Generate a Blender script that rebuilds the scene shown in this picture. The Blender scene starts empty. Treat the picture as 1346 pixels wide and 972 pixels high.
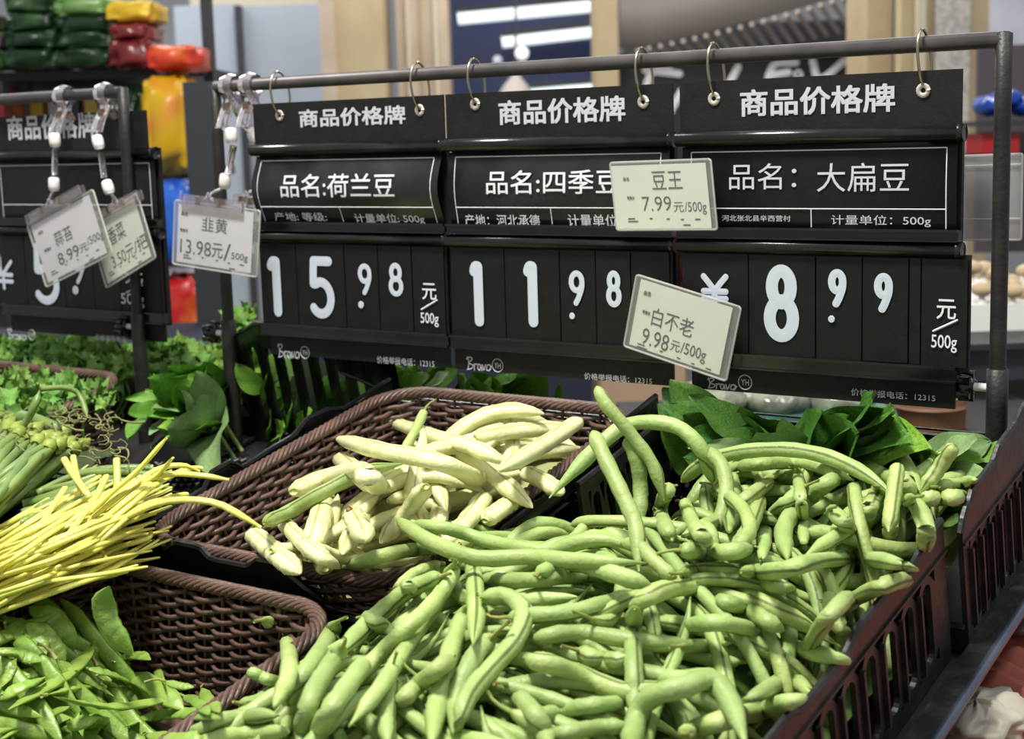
import bpy, math, random
import numpy as np
from mathutils import Vector, Matrix
random.seed(7); rng = np.random.default_rng(7)
scene = bpy.context.scene; col = scene.collection
# ---------------------------------------------------------------- camera
F = 2000.0; IW, IH = 1346, 972
YAW, PITCH, ROLL, TILT = [math.radians(a) for a in (35.4695, 8.7516, -1.6903, 12.1062)]
CAM = np.array([0, 0, 1.5])
fw = np.array([-math.sin(YAW)*math.cos(PITCH), math.cos(YAW)*math.cos(PITCH), -math.sin(PITCH)])
_r = np.array([math.cos(YAW), math.sin(YAW), 0]); _u = np.cross(_r, fw)
cr = _r*math.cos(ROLL)+_u*math.sin(ROLL); cu = -_r*math.sin(ROLL)+_u*math.cos(ROLL)
cd = bpy.data.cameras.new('camera'); cam = bpy.data.objects.new('camera', cd); col.objects.link(cam)
m = Matrix.Identity(4)
for i in range(3):
    m[i][0], m[i][1], m[i][2], m[i][3] = cr[i], cu[i], -fw[i], CAM[i]
cam.matrix_world = m
cd.sensor_width = 36; cd.lens = F/IW*36; cd.clip_start = .05; cd.clip_end = 60
cd.dof.use_dof = True; cd.dof.focus_distance = 1.05; cd.dof.aperture_fstop = 11.5
scene.camera = cam
# ---------------------------------------------------------------- world, lamps, exposure
w = bpy.data.worlds.new('world'); scene.world = w; w.use_nodes = True
w.node_tree.nodes['Background'].inputs[0].default_value = (.98, .97, .96, 1)
w.node_tree.nodes['Background'].inputs[1].default_value = .46
def area(name, loc, tgt, size, sizey, power, colr=(1, 1, 1)):
    l = bpy.data.lights.new(name, 'AREA'); l.shape = 'RECTANGLE'; l.size = size; l.size_y = sizey; l.energy = power; l.color = colr
    o = bpy.data.objects.new(name, l); col.objects.link(o); o.location = loc
    o.rotation_euler = (Vector(tgt)-Vector(loc)).to_track_quat('-Z', 'Y').to_euler()
    return o
area('ceiling_lamp', (-.75, .35, 3.1), (-.65, .85, 1.2), .42, .3, 68, (1, .965, .86))
area('ceiling_lamp', (.5, 1.2, 3.2), (-.4, .9, 1.2), 1.2, .2, 14, (.97, .99, 1))
area('ceiling_lamp', (-2.6, 4.2, 3.4), (-2.8, 4.8, 0), 3.0, 1.2, 95, (1, .98, .95))
area('ceiling_lamp', (-5.2, 3.0, 3.4), (-5, 3.8, 0), 2.0, 1.2, 45, (.95, .98, 1))
scene.view_settings.view_transform = 'Standard'; scene.view_settings.look = 'None'
scene.view_settings.exposure = 0.0; scene.view_settings.gamma = 1.0; scene.view_settings.use_curve_mapping = False

# ---------------------------------------------------------------- frames
def ray(x, y): return cr*(x-IW/2)/F + cu*(IH/2-y)/F + fw
YB = 1.045
NN = np.array([0, -math.sin(TILT), math.cos(TILT)]); VV = np.array([0, math.cos(TILT), math.sin(TILT)]); UU = np.array([1., 0, 0])
_d = ray(300, 615); _b = _d*YB/_d[1]; ORI = np.array([0, YB, _b[2]]) + .1*NN + CAM      # rim level of the crates, sloping display
def S(u, v, w): return ORI + UU*u + VV*v + NN*w
def hitY(x, y, Y=YB):
    d = ray(x, y); return CAM + d*Y/d[1]
def spx(x, y, w):
    d = ray(x, y); o = CAM-ORI; t = (w-o@NN)/(d@NN); P = o+d*t; return P[0], P@VV
def Wpx(x, y, w): return S(*spx(x, y, w), w)
def bg(x, y, d): return CAM + ray(x, y)*d
BR = np.array([math.cos(YAW), math.sin(YAW), 0]); BF = np.array([-math.sin(YAW), math.cos(YAW), 0]); BZ = np.array([0, 0, 1.])

# ---------------------------------------------------------------- materials
def lin(c):
    return tuple((x/255/12.92 if x/255 <= .04045 else ((x/255+.055)/1.055)**2.4) for x in c)
def mat(name, rgb, rough=.5, rgb2=None, scale=30, bump=0, bscale=200, metal=0, spec=.5, rand=0, trans=0, coat=0, sss=0, emit=None, emitS=0, detail=3, uvstretch=None, alpha=1, contrast=(.35, .65)):
    m = bpy.data.materials.new(name); m.use_nodes = True; nt = m.node_tree; N = nt.nodes; L = nt.links
    b = N['Principled BSDF']; c = lin(rgb)
    b.inputs['Base Color'].default_value = (*c, 1); b.inputs['Roughness'].default_value = rough; b.inputs['Metallic'].default_value = metal
    b.inputs['Specular IOR Level'].default_value = spec; b.inputs['Transmission Weight'].default_value = trans
    b.inputs['Coat Weight'].default_value = coat; b.inputs['Alpha'].default_value = alpha
    if sss: b.inputs['Subsurface Weight'].default_value = sss; b.inputs['Subsurface Radius'].default_value = (.004, .006, .002); b.inputs['Subsurface Scale'].default_value = 1
    if emit: b.inputs['Emission Color'].default_value = (*lin(emit), 1); b.inputs['Emission Strength'].default_value = emitS
    tc = N.new('ShaderNodeTexCoord'); src = tc.outputs['Object']
    if uvstretch:
        mp = N.new('ShaderNodeMapping'); mp.inputs['Scale'].default_value = uvstretch; L.new(tc.outputs['UV'], mp.inputs[0]); src = mp.outputs[0]
    cout = None
    if rgb2:
        nz = N.new('ShaderNodeTexNoise'); nz.inputs['Scale'].default_value = scale; nz.inputs['Detail'].default_value = detail; L.new(src, nz.inputs['Vector'])
        rp = N.new('ShaderNodeValToRGB'); rp.color_ramp.elements[0].position = contrast[0]; rp.color_ramp.elements[1].position = contrast[1]
        rp.color_ramp.elements[0].color = (*c, 1); rp.color_ramp.elements[1].color = (*lin(rgb2), 1)
        L.new(nz.outputs[0], rp.inputs[0]); cout = rp.outputs[0]
    if rand:
        oi = N.new('ShaderNodeObjectInfo'); hs = N.new('ShaderNodeHueSaturation'); mr = N.new('ShaderNodeMapRange')
        mr.inputs[3].default_value = 1-rand; mr.inputs[4].default_value = 1+rand; L.new(oi.outputs['Random'], mr.inputs[0]); L.new(mr.outputs[0], hs.inputs['Value'])
        mr2 = N.new('ShaderNodeMapRange'); mr2.inputs[3].default_value = .5+rand*.07; mr2.inputs[4].default_value = .5-rand*.07
        mu = N.new('ShaderNodeMath'); mu.operation = 'FRACT'; m7 = N.new('ShaderNodeMath'); m7.operation = 'MULTIPLY'; m7.inputs[1].default_value = 7.3
        L.new(oi.outputs['Random'], m7.inputs[0]); L.new(m7.outputs[0], mu.inputs[0]); L.new(mu.outputs[0], mr2.inputs[0]); L.new(mr2.outputs[0], hs.inputs['Hue'])
        if cout: L.new(cout, hs.inputs['Color'])
        else: hs.inputs['Color'].default_value = (*c, 1)
        cout = hs.outputs[0]
    if cout: L.new(cout, b.inputs['Base Color'])
    if bump:
        nb = N.new('ShaderNodeTexNoise'); nb.inputs['Scale'].default_value = bscale; L.new(src if not uvstretch else tc.outputs['Object'], nb.inputs['Vector'])
        bp = N.new('ShaderNodeBump'); bp.inputs['Strength'].default_value = bump; bp.inputs['Distance'].default_value = .002; L.new(nb.outputs[0], bp.inputs['Height']); L.new(bp.outputs[0], b.inputs['Normal'])
    m['n'] = 1
    return m
def pod_mat(name, c1, c2, seam, rough=.42, seam_w=.018, tip=None, rand=.14, sv=.25):
    """surface of a pod: mottled green, a fine suture line along v = .25, tips of another tint"""
    m = mat(name, c1, rough, c2, 40, .3, 320, detail=5, contrast=(.28, .75), rand=rand, sss=.12)
    nt = m.node_tree; N = nt.nodes; L = nt.links; b = N['Principled BSDF']; prev = b.inputs['Base Color'].links[0].from_socket
    uv = N.new('ShaderNodeUVMap'); sp = N.new('ShaderNodeSeparateXYZ'); L.new(uv.outputs[0], sp.inputs[0])
    a = N.new('ShaderNodeMath'); a.operation = 'SUBTRACT'; a.inputs[1].default_value = sv; L.new(sp.outputs[1], a.inputs[0])
    ab = N.new('ShaderNodeMath'); ab.operation = 'ABSOLUTE'; L.new(a.outputs[0], ab.inputs[0])
    r = N.new('ShaderNodeValToRGB'); e = r.color_ramp.elements; e[0].position = 0; e[0].color = (*lin(seam), 1); e[1].position = seam_w*2.2; e[1].color = (1, 1, 1, 1)
    x = e.new(seam_w); x.color = (*lin(seam), 1)
    L.new(ab.outputs[0], r.inputs[0])
    mx = N.new('ShaderNodeMix'); mx.data_type = 'RGBA'; mx.blend_type = 'MULTIPLY'; mx.inputs[0].default_value = .8; L.new(prev, mx.inputs[6]); L.new(r.outputs[0], mx.inputs[7])
    out = mx.outputs[2]
    if tip:
        r2 = N.new('ShaderNodeValToRGB'); e = r2.color_ramp.elements; e[0].position = .0; e[0].color = (1, 1, 1, 1); e[1].position = .07; e[1].color = (0, 0, 0, 1)
        L.new(sp.outputs[0], r2.inputs[0]); m2 = N.new('ShaderNodeMix'); m2.data_type = 'RGBA'; L.new(r2.outputs[0], m2.inputs[0]); L.new(out, m2.inputs[6]); m2.inputs[7].default_value = (*lin(tip), 1); out = m2.outputs[2]
    L.new(out, b.inputs['Base Color']); return m
M = {}
M['bean'] = pod_mat('green_bean_skin', (138, 162, 90), (168, 188, 118), (112, 116, 76), rough=.5, tip=(128, 152, 66))
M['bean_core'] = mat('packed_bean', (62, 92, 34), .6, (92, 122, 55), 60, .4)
M['stem'] = mat('bean_stem', (122, 150, 68), .6, (150, 140, 80), 90)
M['white_bean'] = pod_mat('white_bean_skin', (206, 208, 150), (230, 230, 184), (192, 188, 136), rough=.36, seam_w=.012, rand=.06, tip=(196, 205, 130))
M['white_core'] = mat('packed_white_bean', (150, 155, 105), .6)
M['cut'] = mat('cut_end', (150, 118, 70), .8, (112, 82, 48), 300)
M['pea'] = pod_mat('snow_pea_skin', (116, 150, 58), (146, 176, 84), (190, 206, 140), rough=.42, seam_w=.03, rand=.12, tip=(104, 132, 48), sv=.5)
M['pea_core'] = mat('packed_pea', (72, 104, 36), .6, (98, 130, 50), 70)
M['chive'] = mat('yellow_chive_blade', (204, 200, 78), .38, (228, 222, 128), 20, rand=.1, sss=.2, uvstretch=(6, .6, 1))
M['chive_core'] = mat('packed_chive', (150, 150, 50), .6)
M['scape'] = mat('garlic_scape_skin', (96, 124, 58), .42, (126, 148, 82), 30, rand=.14, sss=.1)
M['scape_bud'] = mat('scape_bud', (150, 162, 68), .45, (126, 148, 62), 70, rand=.1)
M['dry'] = mat('dried_tip', (112, 114, 70), .85, (146, 142, 96), 60)
M['leaf_dark'] = mat('dark_leaf', (48, 92, 26), .42, (82, 126, 46), 40, .35, 120, rand=.2, sss=.08)
M['leaf_mid'] = mat('mid_leaf', (92, 146, 40), .42, (130, 178, 70), 36, .35, 120, rand=.2, sss=.1)
M['leaf_back'] = mat('leaf_underside', (110, 142, 88), .6, (134, 162, 108), 40, .3, 140, rand=.12)
M['herb'] = mat('coriander_leaf', (78, 124, 38), .55, (122, 164, 72), 40, .3, 150, rand=.28)
M['rib'] = mat('leaf_rib', (150, 178, 110), .5)
M['wicker'] = mat('brown_wicker', (74, 54, 49), .45, (104, 79, 71), 40, .3, 300)
M['blackplastic'] = mat('black_crate_plastic', (22, 23, 24), .32, (34, 34, 35), 25, .25, 90)
M['dustyplastic'] = mat('dusty_black_plastic', (22, 23, 24), .44, (52, 51, 50), 60, .3, 150, contrast=(.45, .85))
M['glossblack'] = mat('gloss_black_plastic', (16, 16, 18), .2, (28, 28, 30), 40, .1, 60)
M['board'] = mat('board_black', (20, 20, 22), .55, (28, 28, 30), 60, .12, 400, spec=.3)
M['card'] = mat('card_black', (14, 15, 15), .5, (20, 21, 21), 80, .1, 300, spec=.3)
M['namecard'] = mat('name_card_black', (30, 30, 31), .3, (38, 38, 38), 50)
M['print_white'] = mat('white_print', (226, 226, 236), .5)
M['print_grey'] = mat('grey_print', (198, 198, 208), .5)
M['digit'] = mat('digit_blue_white', (196, 206, 222), .45)
M['print_black'] = mat('black_print', (22, 22, 26), .7)
M['post'] = mat('black_steel_tube', (27, 27, 29), .5, (44, 42, 40), 60, .2, 300, metal=.2)
M['rail'] = mat('grey_steel_rail', (70, 67, 69), .45, (88, 84, 86), 30, metal=.3)
M['chrome'] = mat('steel_ring', (170, 160, 140), .25, metal=1)
M['eyelet'] = mat('eyelet_metal', (205, 200, 192), .45, (170, 165, 158), 200, metal=.25)
M['bead'] = mat('white_plastic_bead', (232, 228, 230), .4)
M['paper'] = mat('tag_paper', (212, 208, 218), .7, (200, 196, 206), 12)
M['paper_green'] = mat('tag_paper_greenish', (204, 206, 200), .55, (214, 215, 202), 18)
M['white'] = mat('white_foam', (232, 232, 230), .7)
M['clear'] = mat('clear_acrylic', (252, 246, 252), .12, trans=.95)
M['clear'].node_tree.nodes['Principled BSDF'].inputs['IOR'].default_value = 1.3
def film(name, fac, rough=.1, tint=(235, 238, 232)):
    m = bpy.data.materials.new(name); m.use_nodes = True; nt = m.node_tree; N = nt.nodes; L = nt.links
    N.remove(N['Principled BSDF']); o = N['Material Output']; t = N.new('ShaderNodeBsdfTransparent'); g = N.new('ShaderNodeBsdfPrincipled'); x = N.new('ShaderNodeMixShader')
    t.inputs[0].default_value = (.97, .97, .97, 1); g.inputs['Base Color'].default_value = (*lin(tint), 1); g.inputs['Roughness'].default_value = rough
    tc = N.new('ShaderNodeTexCoord'); nz = N.new('ShaderNodeTexNoise'); nz.inputs['Scale'].default_value = 45; L.new(tc.outputs['Object'], nz.inputs[0])
    bp = N.new('ShaderNodeBump'); bp.inputs['Strength'].default_value = .5; bp.inputs['Distance'].default_value = .002; L.new(nz.outputs[0], bp.inputs['Height']); L.new(bp.outputs[0], g.inputs['Normal'])
    x.inputs[0].default_value = fac; L.new(t.outputs[0], x.inputs[1]); L.new(g.outputs[0], x.inputs[2]); L.new(x.outputs[0], o.inputs[0]); return m
M['film'] = film('clear_pouch_film', .07)
M['film_grey'] = film('cloudy_pouch_film', .45, .3, (185, 185, 195))
M['wrap'] = film('clear_plastic_wrap', .5, .12, (190, 196, 186))
M['edge'] = mat('pouch_welded_edge', (215, 215, 212), .25, alpha=.45)
M['blue_edge'] = mat('steel_blue_trim', (92, 100, 118), .25, metal=.6)
M['red_cloth'] = mat('terracotta_fabric', (176, 98, 82), .75, (146, 76, 64), 12, .5, 40)
M['plastic_bag'] = mat('white_plastic_bag', (176, 172, 158), .45, (130, 124, 110), 22, .6, 30)

# ---------------------------------------------------------------- object helpers
def mk(name, V, Fc, m, parent=None, uv=None, smooth=True):
    me = bpy.data.meshes.new(name); me.from_pydata([tuple(map(float, v)) for v in V], [], Fc)
    if smooth: me.polygons.foreach_set('use_smooth', [True]*len(me.polygons))
    if uv is not None:
        l = me.uv_layers.new(name='UVMap'); idx = np.empty(len(me.loops), dtype=np.int32); me.loops.foreach_get('vertex_index', idx)
        q = np.asarray(uv, dtype=np.float32)[idx]; ls = np.empty(len(me.polygons), dtype=np.int32); lt = ls.copy(); me.polygons.foreach_get('loop_start', ls); me.polygons.foreach_get('loop_total', lt)
        q4 = ls[lt == 4][:, None]+np.arange(4); v4 = q[q4, 1]; wr = (v4.max(1)-v4.min(1) > .5)[:, None] & (v4 < .5); q[q4, 1] = v4+wr       # unwrap across the seam of the tube
        q3 = ls[lt == 3][:, None]+np.arange(3); q[q3, 1] = .7
        l.data.foreach_set('uv', q.ravel())
    if m is not None: me.materials.append(m)
    o = bpy.data.objects.new(name, me); col.objects.link(o)
    if parent: o.parent = parent
    return o
def tag(o, label, cat, group=None, kind=None):
    o['label'] = label; o['category'] = cat
    if group: o['group'] = group
    if kind: o['kind'] = kind
    return o
def empty(name, loc, label, cat, group=None):
    o = bpy.data.objects.new(name, None); col.objects.link(o); o.location = tuple(loc); o.empty_display_size = .02
    return tag(o, label, cat, group)
class MB:
    def __init__(s): s.V = []; s.F = []
    def add(s, V, Fc):
        k = len(s.V); s.V += [np.asarray(v, float) for v in V]; s.F += [tuple(i+k for i in f) for f in Fc]
    def box(s, c, sx, sy, sz, ax=(UU, np.array([0, 1., 0]), BZ)):
        c = np.asarray(c, float); V = []
        for a in (-1, 1):
            for b in (-1, 1):
                for d in (-1, 1): V.append(c+ax[0]*a*sx/2+ax[1]*b*sy/2+ax[2]*d*sz/2)
        s.add(V, [(0, 1, 3, 2), (4, 6, 7, 5), (0, 4, 5, 1), (2, 3, 7, 6), (0, 2, 6, 4), (1, 5, 7, 3)])
    def tube(s, P, r, n=8, N0=None, rn=None, caps=True):
        V, Fc, _ = sweep(P, r, rn, n, N0); s.add(V, Fc)
    def build(s, name, m, parent=None, smooth=False, off=None):
        V = s.V
        if parent is not None:
            l = np.array(parent_world(parent)); V = [v-l for v in V]
        return mk(name, V, s.F, m, parent, smooth=smooth)
def parent_world(p):
    l = Vector((0, 0, 0))
    while p: l = l+p.location; p = p.parent
    return l
def sweep(P, rs, rn=None, n=8, N0=None, ph=0.0):
    """tube along P with half widths rs (sideways) and rn (along the normal N0)"""
    P = np.asarray(P, float); k = len(P); rs = np.broadcast_to(np.asarray(rs, float), (k,)); rn = rs if rn is None else np.broadcast_to(np.asarray(rn, float), (k,))
    T = np.gradient(P, axis=0); T /= np.linalg.norm(T, axis=1)[:, None]+1e-12
    if N0 is None:
        N0 = np.array([0, 0, 1.]) if abs(T[:, 2]).mean() < .8 else np.array([0, -1., 0])
    N0 = np.broadcast_to(np.asarray(N0, float), (k, 3))
    Sd = np.cross(T, N0); Sd /= np.linalg.norm(Sd, axis=1)[:, None]+1e-12; Nn = np.cross(Sd, T)
    a = np.arange(n)*2*math.pi/n+ph
    V = P[:, None]+Sd[:, None]*(np.cos(a)[None, :, None]*rs[:, None, None])+Nn[:, None]*(np.sin(a)[None, :, None]*rn[:, None, None])
    V = V.reshape(-1, 3); Fc = []
    for i in range(k-1):
        for j in range(n):
            Fc.append((i*n+j, (i+1)*n+j, (i+1)*n+(j+1) % n, i*n+(j+1) % n)[::-1])
    V = np.vstack([V, P[0], P[-1]]); c0 = k*n; c1 = c0+1
    for j in range(n): Fc.append((c0, (j+1) % n, j)[::-1]); Fc.append((c1, (k-1)*n+j, (k-1)*n+(j+1) % n)[::-1])
    uv = np.array([(i/(k-1), j/n) for i in range(k) for j in range(n)]+[(0, 0), (1, 0)])
    return V, Fc, uv
def catmull(P, m):
    P = np.asarray(P, float)
    if len(P) == 2: P = np.array([P[0], (P[0]+P[1])/2, P[1]])
    Q = np.vstack([2*P[0]-P[1], P, 2*P[-1]-P[-2]]); seg = len(P)-1
    d = np.r_[0, np.cumsum(np.linalg.norm(np.diff(P, axis=0), axis=1))]; s = np.linspace(0, d[-1], m); out = []
    for x in s:
        i = min(seg-1, max(0, int(np.searchsorted(d, x, 'right')-1))); t = (x-d[i])/max(1e-9, d[i+1]-d[i])
        a, b, c, e = Q[i], Q[i+1], Q[i+2], Q[i+3]
        out.append(.5*((2*b)+(-a+c)*t+(2*a-5*b+4*c-e)*t*t+(-a+3*b-3*c+e)*t**3))
    return np.array(out)
def text_mesh(body, bold=.0, shear=0):
    c = bpy.data.curves.new('t', 'FONT'); c.body = body; c.offset = bold; c.shear = shear; c.resolution_u = 3
    o = bpy.data.objects.new('t', c); col.objects.link(o); dg = bpy.context.evaluated_depsgraph_get(); dg.update()
    me = bpy.data.meshes.new_from_object(o.evaluated_get(dg)); V = np.array([v.co[:] for v in me.vertices]); Fc = [tuple(p.vertices) for p in me.polygons]
    bpy.data.objects.remove(o); bpy.data.curves.remove(c); bpy.data.meshes.remove(me)
    return V, Fc
def fit_text(body, x0, z0, x1, z1, fn, name, m, parent, bold=.0, shear=0):
    """flat lettering stretched to the rectangle, mapped by fn(x, z) -> world"""
    V, Fc = text_mesh(body, min(bold, 0), shear)
    if bold > 0:        # heavier strokes: the same flat glyphs laid side by side by a hair
        k = len(V); sh = [(a, b) for a in (-1, 0, 1) for b in (-1, 0, 1)]; Fc = [tuple(i+k*q for i in f) for q in range(9) for f in Fc]
        V = np.vstack([V+np.array([a*bold*1.3, b*bold*1.3, 0]) for a, b in sh])
    mn = V.min(0); mx = V.max(0)
    X = x0+(V[:, 0]-mn[0])/(mx[0]-mn[0])*(x1-x0); Z = z0+(V[:, 1]-mn[1])/(mx[1]-mn[1])*(z1-z0)
    l = np.array(parent_world(parent)); n0 = len(V)//9 if bold > 0 else len(V); W_ = [fn(a, b)-l-np.array([0, 3e-5*(i//n0), 0]) for i, (a, b) in enumerate(zip(X, Z))]
    return mk(name, W_, Fc, m, parent, smooth=False)
def strokes(lst, width, fn, name, m, parent, thick=.0004, nrm=(0, -1, 0)):
    mb = MB(); N0 = np.array(nrm, float)
    for pl in lst:
        P = catmull(pl, max(4, 5*len(pl))) if len(pl) > 2 else np.array([np.array(pl[0])*(1-t)+np.array(pl[1])*t for t in (0, .33, .66, 1)])
        W_ = np.array([fn(a, b) for a, b in P]); T0 = W_[0]-W_[1]; T1 = W_[-1]-W_[-2]
        T0 = T0/np.linalg.norm(T0)*width/2; T1 = T1/np.linalg.norm(T1)*width/2
        W2 = np.vstack([W_[0]+T0*.95, W_[0]+T0*.8, W_[0]+T0*.45, W_, W_[-1]+T1*.45, W_[-1]+T1*.8, W_[-1]+T1*.95])
        rr = np.r_[.25, .6, .9, np.ones(len(W_)), .9, .6, .25]*width/2
        mb.tube(W2, rr, 4, N0, np.full(len(rr), thick))
    return mb.build(name, m, parent)
# ================================================================ setting
G = .002; U0, U1, V0, V1 = -1.5, -.24, -.64, .20
NU, NV = int((U1-U0)/G)+1, int((V1-V0)/G)+1
gu = U0+np.arange(NU)*G; gv = V0+np.arange(NV)*G
H = np.full((NU, NV), -.082)
GU, GV = np.meshgrid(gu, gv, indexing='ij')
def struct(o): o['kind'] = 'structure'; return o
def plane_obj(name, c, ex, ey, m, th=.02):
    mb = MB(); ex = np.asarray(ex, float); ey = np.asarray(ey, float); nx = np.cross(ex, ey); nx /= np.linalg.norm(nx)
    mb.box(c, np.linalg.norm(ex), np.linalg.norm(ey), th, (ex/np.linalg.norm(ex), ey/np.linalg.norm(ey), nx)); return mb.build(name, m)
M['floor'] = mat('floor_tile', (176, 172, 164), .35, (160, 156, 148), 6)
M['wallm'] = mat('store_wall', (168, 172, 178), .7, (158, 162, 168), 3)
M['panelgrey'] = mat('cool_grey_door', (176, 186, 200), .5, (166, 176, 190), 3)
M['beige'] = mat('beige_column_board', (186, 170, 136), .6, (176, 158, 124), 7)
M['palewood'] = mat('pale_wood', (196, 180, 162), .6, (176, 158, 140), 5, uvstretch=None)
M['cream'] = mat('cream_trim', (206, 196, 176), .6)
M['navy'] = mat('navy_fascia', (22, 38, 92), .5, (34, 46, 84), 2)
M['darkgrey'] = mat('dark_grey_panel', (48, 50, 56), .55, (60, 62, 68), 5)
M['canopy'] = mat('taupe_canopy', (106, 98, 92), .6, (90, 92, 84), 2)
M['slat'] = mat('canopy_slat', (172, 158, 148), .5)
M['lampE'] = mat('tube_lamp', (255, 255, 255), .5, emit=(225, 240, 245), emitS=1.0)
struct(plane_obj('floor', (-3, 4, -.01), (16, 0, 0), (0, 16, 0), M['floor']))
def bgbox(name, x0, y0, x1, y1, d, th, m, parent=None):
    c = bg((x0+x1)/2, (y0+y1)/2, d); s = d/F; mb = MB(); mb.box(c+BF*th/2, abs(x1-x0)*s, th, abs(y1-y0)*s, (BR, BF, BZ)); return mb.build(name, m, parent)
struct(plane_obj('wall_back', CAM+BF*9.5+np.array([0, 0, .2]), BR*14, BZ*3.4, M['wallm']))
# grey cold-room doors with cream lintel, left of centre
for i, (x0, x1) in enumerate(((262, 340), (345, 447))):
    o = bgbox('door_%d' % (i+1), x0, 20, x1, 1100, 6.5, .06, M['panelgrey']); struct(o)
struct(bgbox('trim_1', 338, 20, 346, 1100, 6.45, .09, M['darkgrey']))
struct(bgbox('trim_2', 250, -6, 470, 17, 6.35, .15, M['cream']))
struct(bgbox('trim_3', 262, 17, 450, 27, 6.35, .1, mat('grey_track', (150, 140, 132), .6)))
def thing(o, label, cat, group=None): return tag(o, label, cat, group)
def column(x0, x1, d, m, label, y0=-250, extra=()):
    t = empty('column', bg((x0+x1)/2, 1000, d), label, 'column'); bgbox('shaft', x0, y0, x1, 1300, d, .3, m, t)
    for (a, b, mm) in extra: bgbox('facing_strip', a, y0, b, 1300, d-.02, .02, mm, t)
    return t
column(443, 524, 5.6, M['beige'], 'beige square column right of the grey doors', extra=((443, 462, M['palewood']),))
column(540, 606, 5.8, M['palewood'], 'grooved greyish wood column left of the blue area', extra=((553, 557, M['cream']), (572, 576, M['beige']), (588, 592, M['cream'])))
o = bgbox('gap_panel', 520, -60, 542, 80, 5.7, .1, M['darkgrey']); tag(o, 'dark panel standing in for the gap between the two wood columns', 'gap panel')  # dark panel added to stand for the dark gap between the columns
# blue shop area with tube lamps
struct(bgbox('wall_left', 598, -60, 800, 1300, 8.6, .1, M['navy']))
struct(bgbox('trim_4', 606, 28, 690, 56, 8.4, .05, mat('grey_blue_band', (110, 112, 130), .6)))
struct(bgbox('trim_5', 606, 96, 795, 118, 8.4, .05, mat('slate_blue', (56, 66, 92), .6)))
def lamp_tube(x0, y0, x1, y1, d, px, label):
    a, b = bg(x0, y0, d), bg(x1, y1, d); mb = MB(); mb.tube([a+(b-a)*t for t in (0, .5, 1)], px*d/F/2, 8, BZ)
    t = empty('tube_lamp', (a+b)/2, label, 'lamp', ); mb.build('tube', M['lampE'], t); c = MB(); c.box((a+b)/2+BZ*px*d/F*.6, np.linalg.norm(b-a), .06, .03, ((b-a)/np.linalg.norm(b-a), BF, np.cross((b-a)/np.linalg.norm(b-a), BF))); c.build('housing', M['darkgrey'], t)
lamp_tube(602, 24, 795, 6, 8.2, 17, 'long white tube lamp above the navy fascia, upper one')
lamp_tube(660, 55, 792, 40, 8.0, 16, 'white tube lamp on the navy fascia, second from the top')
lamp_tube(690, 121, 795, 112, 8.0, 12, 'white tube lamp just above the middle price board')
def blob(name, c, rx, ry, rz, m, label, cat, seed=0, amp=.0, parent=None, group=None, n=14, k=2.0, ax=(BR, BF, BZ)):
    """rounded pillow shape with dents"""
    r_ = np.random.default_rng(seed); ph = r_.uniform(0, 6.28, 12); V = []; Fc = []
    nn = n*2
    for i in range(n+1):
        th = math.pi*i/n
        for j in range(nn):
            a = 2*math.pi*j/nn; x, y, z = math.sin(th)*math.cos(a), math.sin(th)*math.sin(a), math.cos(th)
            sx, sy, sz = [math.copysign(abs(q)**(2/k), q) for q in (x, y, z)]
            d = 1+amp*(math.sin(5*a+ph[0])*math.sin(4*th+ph[1])+.6*math.sin(9*a+ph[2]+3*th)+.5*math.sin(11*th+ph[3])*math.cos(3*a))
            V.append(c+ax[0]*sx*rx*d+ax[1]*sy*ry*d+ax[2]*sz*rz*d)
    for i in range(n):
        for j in range(nn): Fc.append((i*nn+j, i*nn+(j+1) % nn, (i+1)*nn+(j+1) % nn, (i+1)*nn+j)[::-1])
    if parent is not None:
        l = np.array(parent_world(parent)); V = [v-l for v in V]
    o = mk(name, V, Fc, m, parent)
    if label: tag(o, label, cat, group)
    return o
t = empty('pendant_lamp', bg(678, 105, 7), 'pale cone pendant lamp behind the middle price board', 'lamp')
V, Fc, _ = sweep([bg(678, y, 7) for y in (96, 100, 112, 124, 127)], [.01, .02, .055, .08, .082], None, 16, BF); mkv = MB(); mkv.add(V, Fc); mkv.build('shade', mat('pale_shade', (206, 196, 188), .5), t, True)
mkv = MB(); mkv.tube([bg(678, y, 7) for y in (-60, 0, 96)], .006, 6, BF); mkv.build('cable', M['darkgrey'], t)
blob('globe_lamp', bg(686, 70, 7), .032, .032, .032, mat('globe', (235, 235, 235), .4, emit=(255, 255, 250), emitS=.7), 'round white globe lamp against the navy fascia', 'lamp')
blob('globe_lamp', bg(654, 79, 7.2), .022, .022, .022, mat('globe2', (190, 190, 205), .4, emit=(220, 220, 235), emitS=.3), 'small dim globe lamp left of the round white globe', 'lamp')
column(793, 821, 5.4, M['beige'], 'narrow beige column between the blue area and the canopy')
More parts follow.
